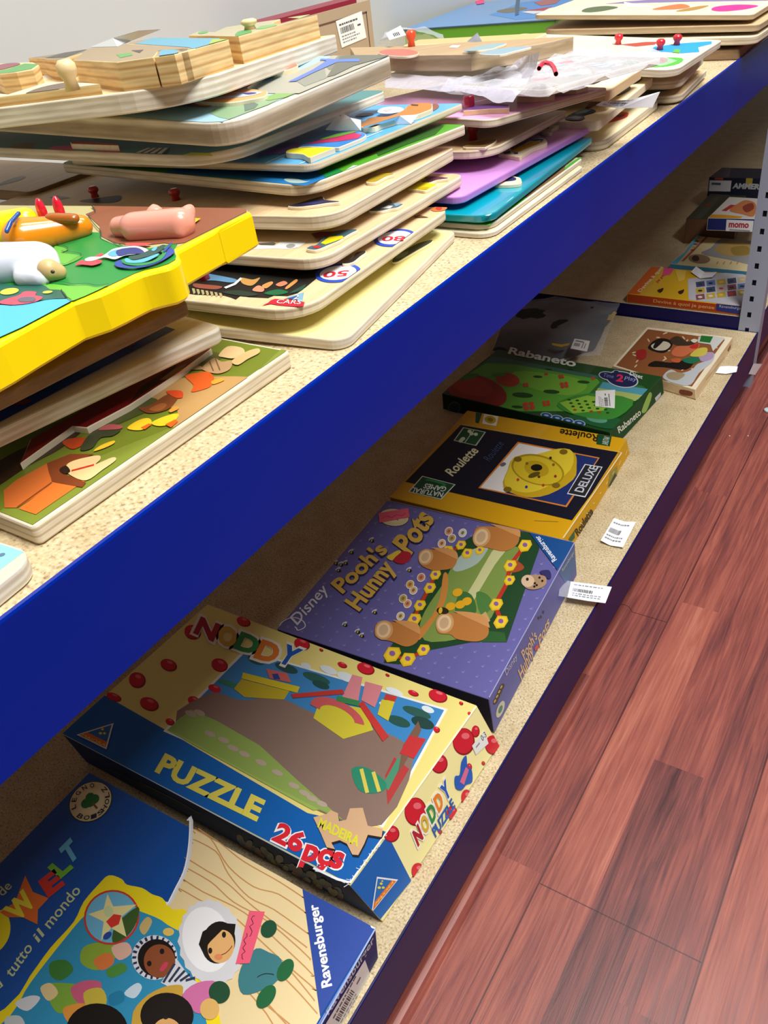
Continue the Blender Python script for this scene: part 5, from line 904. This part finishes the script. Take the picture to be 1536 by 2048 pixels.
# --- green vegetable game
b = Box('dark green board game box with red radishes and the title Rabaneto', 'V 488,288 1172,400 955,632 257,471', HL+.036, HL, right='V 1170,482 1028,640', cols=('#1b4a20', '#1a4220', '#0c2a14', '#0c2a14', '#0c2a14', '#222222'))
t = b.top
t.poly('V 462,318 540,328 905,398 1090,440 1110,455 1040,520 960,560 860,548 770,546 560,548 480,520 340,490 285,455 350,400', '#2f6c34', k=1); t.poly('V 440,345 560,345 900,410 912,425 870,470 775,545 560,545 480,520 300,460 370,390', '#5ca436', k=2); t.poly('V 462,320 545,330 905,398 900,412 560,350 440,345', '#3c6c5c', k=3); t.poly('V 560,380 780,400 860,440 780,480 600,440', '#78b83c', k=3, sm=4)
t.poly(pell('V', 400, 462, 130, 66, 15), '#93281c', k=4); t.poly(pell('V', 380, 440, 90, 40, 15), '#a8382a', k=5); t.poly(pell('V', 530, 415, 50, 28, 10), '#b03c24', k=4); t.poly(pell('V', 495, 395, 30, 8, 0), '#4c8c34', k=6); t.poly(pell('V', 350, 405, 60, 12, -10), '#3c7c30', k=6)
for x, y, rx in ((592, 479, 44), (712, 465, 34), (570, 528, 24), (845, 425, 26), (655, 403, 20), (700, 372, 14), (790, 370, 12)): t.poly(pell('V', x, y, rx, rx*.24, 4, 14), '#1c4c1c', k=5)
for x, y, r in ((618, 525, 24), (765, 438, 18), (752, 403, 12), (605, 437, 12), (690, 514, 16), (885, 410, 8), (690, 392, 8)):
    for a in range(4): t.poly(pell('V', x+r*.7*math.cos(a*1.57+.6), y+r*.45*math.sin(a*1.57+.6), r*.5, r*.4, 0, 8), '#c8402c', k=6)
    t.poly(pell('V', x, y, r*.35, r*.25, 0, 8), '#5c8c30', k=7)
t.poly('V 925,425 1112,455 1070,500 895,470', '#4f9ab0', k=6); t.poly('V 905,450 1090,480 1060,505 890,478', '#a8b868', k=7); t.poly('V 740,510 870,472 1050,500 990,570 900,580 770,548', '#3c8c34', k=7, sm=3); t.poly('V 745,512 860,482 960,496 930,545 800,556', '#8cc03c', k=8)
for i in range(5):
    for j in range(4): t.poly(pell('V', 785+i*34+j*8, 500+j*14+i*3, 8, 4, 0, 8), rr.choice(['#1f4c1c', '#1f4c1c', '#b83424']), k=9)
t.poly('V 780,565 930,560 1010,590 960,620 860,600', '#1c5c34', k=6, sm=3); t.poly(pell('V', 900, 580, 44, 14, 10), '#5c9c84', k=7)
t.poly(pell('V', 945, 401, 38, 18, 10), '#c8ccd8', k=10); t.poly(pell('V', 1005, 416, 68, 34, 10), '#c8ccd8', k=10); t.poly(pell('V', 945, 401, 34, 15, 10), '#1c2450', k=11); t.poly(pell('V', 1005, 416, 63, 30, 10), '#1c2450', k=11); t.poly(pell('V', 980, 383, 13, 6, 0), '#c8ccd8', k=10); t.poly(pell('V', 980, 383, 10, 4, 0), '#1c2450', k=11)
t.text('Time', *px('V 925,405 968,412 930,390'), m='#7c84b8', k=12); t.text('2', *px('V 978,424 1008,428 984,394'), m='#d82c5c', k=12, bold=.04); t.text('Play', *px('V 1012,424 1062,428 1018,404'), m='#9ca4d0', k=12); t.text('Diset', *px('V 1035,398 1088,416 1040,382'), m='#d8d8d0', k=12, bold=.02)
for x, y in ((691, 565), (736, 576), (781, 587), (828, 597)): t.poly(pell('V', x, y, 25, 13, 10), '#a8b8c8', k=8); t.poly(pell('V', x, y, 21, 10, 10), '#1c4c7c', k=9); t.poly(pell('V', x, y, 10, 4, 10), '#8cacc8', k=10)
t.text('Rabaneto', *px('V 530,308 810,364 542,280'), m='#e4e8dc', k=6, bold=.03)
b.right.text('Rabaneto', *px('V 992,638 1084,558 984,612'), m='#d8dccc', k=2, bold=.02); b.right.poly('V 1085,545 1115,470 1128,480 1105,545', '#8cae4c', k=2, sm=3); b.right.poly('V 1140,490 1165,465 1165,480 1145,505', '#b8bcc8', k=2)
b.near.poly(pell('V', 308, 532, 26, 28, 20), '#34505c', k=1); b.near.poly(pell('V', 308, 532, 20, 22, 20), '#122434', k=2)
b.sticker(b.top, 'V 895,464 976,460 974,537 893,528', 'V 905,535 900,470 965,532', seed=11, k=13)
b.done()
# --- little wooden picture puzzle
b = Box('small flat wooden box puzzle with animals in snow, at the far shelf end', 'Z 490,60 1230,150 910,600 195,395', HL+.022, HL, right='Z 1218,270 906,692', cols=(PALE, WOOD, WOOD, WOOD, WOOD, WOOD), cat='puzzle', name='wooden_box_puzzle', base='#c8a070')
t = b.top; t.poly('Z 500,80 1165,170 880,575 640,522 225,392', '#8c542f', k=1); rr = random.Random(8)
for i in range(26):
    u_, v_ = rr.random(), rr.random(); x, y = 500+640*u_-260*v_, 90+85*u_+300*v_; t.poly(pell('Z', x, y, 19, 6, rr.uniform(-60, 60), 8), '#d8c098', k=2)
for q, c, k in (('510,220 560,175 640,160 710,190 700,240 640,285 560,275 505,250', '#16120f', 3), ('525,225 590,190 660,190 695,220 650,262 570,262', '#c8c0a8', 4), ('570,190 620,165 640,175 600,220 560,250 545,235', '#16120f', 5), ('690,170 760,140 840,190 900,170 900,210 800,230 720,210', '#3c3024', 3), ('705,280 750,230 850,225 940,205 930,250 860,290 800,320 720,310', '#c86c44', 4), ('860,230 935,208 925,245 880,250', '#c02c24', 5), ('400,290 415,262 480,260 480,330 410,345', '#9c2424', 5), ('860,310 930,250 1010,245 1000,300 940,320', '#c8b84c', 5), ('940,290 1030,280 1070,290 1050,340 960,360', '#a890b0', 5), ('500,400 560,355 700,370 850,340 900,360 830,430 640,410', '#14120e', 3), ('800,340 900,320 950,345 900,380 820,370', '#1c6c4c', 6), ('640,470 700,430 780,460 880,430 930,380 1050,340 1060,300 1078,300 1050,370 940,460 870,560 760,560 640,510', '#b8bcc0', 4), ('660,470 720,450 820,470 760,520 680,510', '#a08c6c', 5), ('870,180 900,165 930,180 900,200', '#d8d0c0', 5), ('700,340 780,335 770,370 710,365', '#c05c34', 6)): t.poly('Z '+q, c, k=k, sm=3)
t.poly('Z 935,150 1060,140 1165,160 1060,275 1040,215 930,200', '#c8c8c4', k=7); t.poly('Z 960,138 1062,148 1035,202 945,190', '#1c6c2c', k=8)
b.right.poly('Z 1185,260 1215,205 1215,240 1195,275', '#7c4c2c', k=1); b.near.poly('Z 780,600 880,620 870,655 780,640', '#7c3424', k=1, sm=3); b.right.line('Z 1000,520 1160,320', .001, '#a87c54', 1)
b.done()
slip('paper_label', 'white paper tag beside the small wooden box puzzle at the shelf edge', [[(1431, 746, HL+.003), (1452, 748, HL+.002), (1473, 744, HL+.004)], [(1440, 733, HL+.008), (1458, 732, HL+.006), (1475.5, 733, HL+.007)]])
slip('paper_label', 'white paper tag stuck on the dark blue rail near the far shelf corner', [[(x, y, UX(x, y, .0016)[2]) for x, y in r_] for r_ in (((1497, 748), (1510, 750)), ((1507, 727), (1524, 728)))], n=(.0004, 0, .0001))
# --- dark cloth in a clear bag
def bumpy(name, label, cat, rows, m, amp=.004, seed=1, sub=4, parent=None, group=None, thick=None):
    rr = random.Random(seed); G_ = [[U(*p) for p in r] for r in rows]; c = G_[0][0].copy(); nr, nc = len(G_), len(G_[0]); V = []
    H_, W2 = (nr-1)*sub+1, (nc-1)*sub+1; ph = [rr.uniform(0, 6) for _ in range(6)]
    for i in range(H_):
        a = i/sub; i0 = min(int(a), nr-2); fa = a-i0; r_ = []
        for j in range(W2):
            b_ = j/sub; j0 = min(int(b_), nc-2); fb = b_-j0; q = (G_[i0][j0]*(1-fa)+G_[i0+1][j0]*fa)*(1-fb)+(G_[i0][j0+1]*(1-fa)+G_[i0+1][j0+1]*fa)*fb
            z = amp*(math.sin(a*3.1+b_*2.3+ph[0])*.5+math.sin(b_*5.1-a*4.2+ph[1])*.35+rr.uniform(-.25, .25)); r_.append(tuple(q-c+np.array([0, 0, z])))
        V.append(r_)
    mb = MB(); mb.rings(V, m, close=False); o = mb.build(name, parent, smooth='all'); o.location = tuple(c) if parent is None else (0, 0, 0)
    if thick: so = o.modifiers.new('t', 'SOLIDIFY'); so.thickness = thick
    if label: tag(o, label, cat, group)
    return o, c
DK = mat('#1b2026', .55)
cl, cc = bumpy('bagged_cloth', 'dark folded cloth packed in a clear plastic bag behind the green game box', 'bag', [[(985, 705, HL+.01), (1060, 712, HL+.012), (1130, 716, HL+.01), (1190, 700, HL+.004)], [(1000, 660, HL+.03), (1080, 665, HL+.036), (1150, 668, HL+.03), (1205, 665, HL+.008)], [(1020, 620, HL+.036), (1090, 622, HL+.04), (1160, 628, HL+.036), (1218, 632, HL+.03)], [(1040, 604, HL+.038), (1110, 598, HL+.04), (1170, 602, HL+.038), (1224, 616, HL+.034)]], DK, .005, 4, 6)
fm, _ = bumpy('plastic_bag', None, None, [[(980, 712, HL+.004), (1060, 720, HL+.016), (1135, 722, HL+.014), (1200, 708, HL+.006)], [(995, 662, HL+.036), (1080, 665, HL+.042), (1150, 668, HL+.036), (1216, 668, HL+.012)], [(1012, 622, HL+.036), (1090, 622, HL+.042), (1160, 628, HL+.036), (1230, 630, HL+.036)], [(1035, 602, HL+.044), (1110, 596, HL+.046), (1170, 600, HL+.046), (1240, 606, HL+.042)]], FILM2, .005, 9, 6, parent=cl)
fm.location = tuple(U(980, 712, HL+.004)-cc)
for q in ([(1104, 690, .040), (1122, 694, .040), (1138, 690, .040), (1140, 686, .040), (1124, 689, .040), (1104, 686, .040)], [(1212, 640, .018), (1228, 622, .018), (1234, 626, .018), (1222, 640, .018)]):
    ybs = MB(); ybs.cap([U(x, y, HL+z+.006)-cc for x, y, z in q], '#d8b020'); ybs.build('yellow_tab', cl)
lb = MB(); q = [U(x, y, z)-cc for x, y, z in ((1141, 697, HL+.047), (1174, 703, HL+.047), (1180, 682, HL+.05), (1149, 677, HL+.05))]; lb.cap(q, W_)
def lq(a, b_, c, d, m_): lb.cap([q[0]+(q[1]-q[0])*x+(q[3]-q[0])*y+np.array([0, 0, .0004]) for x, y in ((a, b_), (c, b_), (c, d), (a, d))], m_)
for i in range(6): lq(.12+i*.06, .3, .15+i*.06, .6, '#2c2c30')
lq(.12, .75, .6, .85, '#8c8c90'); lq(.6, .2, .65, .8, '#8c8c90'); lq(.75, .2, .8, .7, '#8c8c90'); lb.build('barcode_sticker', cl)

# ================================================================ FAR BAY, LOWER SHELF
ZB = HL+.0283
b = Box('orange-yellow picture guessing game box at the near end of the far bay', 'K 914,570 1448,614 1440,785 785,712', ZB+.022, ZB, cols=('#dcae1e', '#8c3c14', '#b0401a', '#8c3c14', '#b0401a', '#222222'))
t = b.top; t.poly('K 920,562 975,566 850,716 787,712', '#d8641c', k=1); t.text('Devine à quoi', *px('K 862,708 985,575 838,700'), m='#f0e0b4', k=2, bold=.03); t.text('je pense', *px('K 950,660 1020,585 935,650'), m='#d83c24', k=2, bold=.03)
t.poly('K 1108,635 1380,590 1440,640 1440,785 1112,745', '#c0c0c8', k=1); rr = random.Random(12)
for i in range(5):
    for j in range(3): x, y = 1150+i*56, 652+j*34-i*6; t.poly('K %d,%d %d,%d %d,%d %d,%d' % (x, y, x+46, y-6, x+50, y+22, x+4, y+28), rr.choice(['#5c7cb0', '#8c4c54', '#c87c3c', '#3c4c6c', '#b8b0a0', '#c8a83c']), k=2); t.poly(pell('K', x+24, y+12, 13, 6, 0, 8), rr.choice(['#c83c3c', '#e0c060', '#2c3444', '#d8d8d8']), k=3)
for x, y in ((965, 695), (1075, 703)): t.poly('K %d,%d %d,%d %d,%d %d,%d %d,%d' % (x-20, y, x, y-8, x+14, y-12, x+8, y+6, x-8, y+14), '#3c1c14', k=2, sm=2)
t.poly('K 1040,585 1100,590 1090,640 1060,650', '#e4c050', k=1)
b.near.text('Devine à quoi je pense', *px('K 922,765 1248,802 925,742'), m='#d8a860', k=2, bold=.02)
b.near.poly('K 1262,758 1440,785 1436,832 1258,802', '#24307c', k=1); b.near.text('Ravensburger', *px('K 1275,790 1400,803 1278,772'), m='#b8c0dc', k=2)
b.sticker(b.top, 'K 985,570 1040,572 1015,612 970,618', None, m='#f0508c', name='pink_note', k=4)
b.done()
slip('paper_label', 'curled white paper label on the orange-yellow box of the far bay', [[(1382, 544, ZB+.026), (1400, 557, ZB+.024), (1425, 554, ZB+.028)], [(1392, 533, ZB+.034), (1410, 545, ZB+.028), (1434, 544, ZB+.032)]])
b = Box('cream game box with a grey arch picture and light blue base, behind the orange-yellow one', 'K 1158,404 1528,440 1520,602 1012,552', ZB+.0245, ZB+.0, cols=('#d8c898', '#4c8cac', '#4c94b8', '#4c8cac', '#4c94b8', '#222222'))
t = b.top; t.poly('K 1090,495 1160,395 1185,397 1050,555 1012,552', '#5cb0d0', k=1); t.poly('K 1230,470 1300,415 1470,430 1500,560 1320,530 1180,500', '#8c8c90', k=2, sm=3); t.poly('K 1250,475 1320,435 1430,445 1460,500 1330,515', '#a88c54', k=3, sm=4); t.poly('K 1340,470 1420,460 1440,500 1360,510', '#8c7434', k=4, sm=4); t.line('K 1080,540 1210,410', .006, '#a05c4c', 2); t.poly(pell('K', 1170, 528, 58, 24, 5), '#8c7454', k=3); t.poly(pell('K', 1150, 526, 20, 16, 5), '#3c2c20', k=4)
for i in range(6): t.line('K %d,%d %d,%d' % (1125-i*2+i*9, 480-i*16, 1145-i*2+i*9, 482-i*16), .010, ('#8c3c3c', '#c8a060', '#4c5c7c')[i % 3], 2)
for i in range(4): t.line('K %d,542 %d,556' % (1270+i*36, 1262+i*36), .003, '#b88c4c', 3)
b.done()
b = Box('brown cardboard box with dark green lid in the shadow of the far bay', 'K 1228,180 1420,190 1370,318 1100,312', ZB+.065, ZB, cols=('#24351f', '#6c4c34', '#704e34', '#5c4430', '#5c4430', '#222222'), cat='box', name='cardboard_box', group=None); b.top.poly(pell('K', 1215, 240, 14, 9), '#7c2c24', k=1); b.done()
b = Box('white-topped matching game box with momo lettering, resting on the brown box of the far bay', 'K 1330,196 1545,208 1520,314 1215,308', ZB+.098, ZB+.0665, cols=('#dcd8d0', '#1c2458', '#1f2a6c', '#1c2458', '#1c2458', '#222222'))
t = b.top; t.poly('K 1215,308 1238,290 1300,292 1400,302 1390,311 1300,310', '#d8981c', k=1); t.poly('K 1330,270 1380,230 1420,215 1470,235 1460,300 1400,290', '#c87c4c', k=2, sm=4); t.poly('K 1400,250 1450,230 1460,260 1420,280', '#8c3c2c', k=3, sm=3); t.line('K 1300,272 1350,240', .012, '#b83434', 2); b.near.poly('K 1315,318 1460,324 1452,388 1310,380', '#e0e0e4', k=1); b.near.text('momo', *px('K 1325,360 1432,364 1328,334'), m='#a82c3c', k=2, bold=.04); b.near.line('K 1330,372 1440,378', .003, '#8c8c94', 2)
b.done()
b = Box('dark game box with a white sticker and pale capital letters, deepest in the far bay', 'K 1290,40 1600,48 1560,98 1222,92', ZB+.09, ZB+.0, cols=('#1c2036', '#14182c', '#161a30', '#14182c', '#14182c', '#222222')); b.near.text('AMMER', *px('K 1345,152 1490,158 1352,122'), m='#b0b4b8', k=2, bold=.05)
b.near.poly('K 1225,108 1342,110 1335,168 1220,166', '#c8ccd0', k=1); b.near.poly('K 1236,120 1285,122 1283,134 1234,132', '#54585c', k=2); b.near.poly('K 1255,84 1300,86 1296,106 1250,104', '#a0443c', k=1); b.near.poly('K 1420,96 1455,98 1450,140 1415,138', '#a8983c', k=1); b.done()

# ================================================================ PLASTIC BAGS ON THE UPPER SHELF
Z0 = .8215
bg, bc = bumpy('plastic_bag', 'crumpled clear plastic bag hanging out from under the thick tan slab', 'bag', [
    [(770, 176, Z0), (860, 180.5, Z0), (909, 182, Z0), (958, 192, Z0), (993, 204, Z0-.002), (1026, 205, Z0-.002)],
    [(770, 160, Z0+.004), (860, 165, Z0+.003), (918, 169, Z0+.003), (977, 178, Z0+.003), (1010, 184, Z0+.002), (1046, 178.6, Z0+.002)],
    [(775, 150, Z0+.002), (860, 153, Z0+.003), (920, 157, Z0+.003), (980, 162, Z0+.003), (1030, 158, Z0+.003), (1059, 157, Z0+.004)],
    [(790, 142, Z0-.002), (860, 143, Z0-.002), (930, 143, Z0-.002), (985, 142, Z0-.001), (1035, 135, Z0+.004), (1072, 136, Z0+.010)],
    [(800, 132, Z0-.003), (860, 132, Z0-.003), (930, 131, Z0-.003), (1000, 128, Z0-.002), (1050, 112, Z0+.012), (1080, 101, Z0+.024)]], FILM3, .0012, 3, 5)
bb, bcc = frame((1086, 176), (1326, 111), (1040, 176), .826, .8195, .007, 0.)
bp_ = thing('bagged_puzzle', 'pale puzzle board with red and coloured prints wrapped in clear film, beside the thick slab', 'puzzle', bb, 'wooden puzzles stacked on the upper shelf')
mb = MB(); mb.prism(rrect(bcc, .10, .006), 0, .0055, mat('#8f867c', .5), PLYW, .0006); pf = Printed(mb, Face(bb, (0, 0, .0055), (0, 0, 1))); rr = random.Random(6)
for i in range(26): u_ = rr.random(); v_ = rr.random(); c0 = np.array([.01+u_*(bcc-.02), .006+v_*.085, .0055+LY]); mb.cap([c0+np.array([.012*math.cos(a)*rr.uniform(.6, 1), .006*math.sin(a), 0]) for a in [j*.9 for j in range(7)]], rr.choice(['#c83448', '#8c9cb8', '#d8a0b0', '#7c8c7c', '#b8b0c8', '#a85c68']), (0, 0, 1))
mb.build('board', bp_)
inv = np.linalg.inv(np.array(bb)); mb = MB(); V = []
rr = random.Random(15)
for i in range(12):
    r2_ = []
    for j in range(22):
        x = -.012+(bcc+.024)*j/21; y = -.008+.12*i/11; z = .0085+.0025*math.sin(i*1.3+j*.9)+rr.uniform(-.0015, .002)-(.0075 if i in (0, 11) or j in (0, 21) else 0); r2_.append((x, y, max(z, .0006)))
    V.append(r2_)
mb.rings(V, FILM, close=False); mb.build('plastic_film', bp_, smooth='all')
hdl = MB(); c0 = inv@np.append(U(1090, 134, .846), 1)
pts = [(1078, 137), (1084, 128), (1092, 125), (1102, 128), (1108, 136), (1112, 148)]
PP = [(inv@np.append(U(x, y, .842), 1))[:3] for x, y in pts]; R8 = []
for i, q in enumerate(PP):
    d = PP[min(i+1, 5)]-PP[max(i-1, 0)]; d /= np.linalg.norm(d); s1 = np.cross(d, (0, 0, 1)); s1 /= np.linalg.norm(s1); s2 = np.cross(d, s1); R8.append([q+(s1*math.cos(a)+s2*math.sin(a))*.0017 for a in [2*math.pi*k/10 for k in range(10)]])
hdl.rings(R8, mat('#d82c44', .35)); hdl.build('red_handle', bp_, smooth='all')
b2, b2c = bumpy('plastic_bag', 'thin clear bag with a barcode sticker behind the thick slab near the grey wall', 'bag', [[(752, 98, .80), (800, 92, .80), (850, 90, .80), (880, 88, .80)], [(760, 80, .822), (800, 62, .835), (850, 66, .83), (890, 80, .81)], [(770, 66, .80), (805, 54, .80), (850, 54, .80), (885, 72, .80)]], FILM, .003, 8, 5)
lb = MB(); q = [U(x, y, .838)-b2c for x, y in ((779, 80), (812, 70), (801, 51), (772, 67))]; lb.cap(q, W_, (0, 0, 1))
for i in range(4): lb.cap([q[0]+(q[1]-q[0])*x+(q[3]-q[0])*y+np.array([0, 0, .0005]) for x, y in ((.35+i*.1, .2), (.4+i*.1, .2), (.4+i*.1, .7), (.35+i*.1, .7))], K_, (0, 0, 1))
lb.build('barcode_sticker', b2)
# crumbs and a disc on the floor
for x, y in ((1459, 872), (1496, 872), (1349, 1054)):
    lathe_thing('paper_crumb', 'tiny white crumb lying on the red laminate floor', 'crumb', U(x, y, .0004), [(.0012, 0), (.0015, .0006), (.0008, .001)], mat('#e8e4dc', .6), 'white crumbs on the floor')
lathe_thing('bottle_cap', 'small pale round cap lying on the floor at the right edge of the photo', 'cap', U(1536, 822, .0004), [(.008, 0), (.0085, .001), (.0085, .004), (.007, .005)], mat('#c8d0d4', .4))
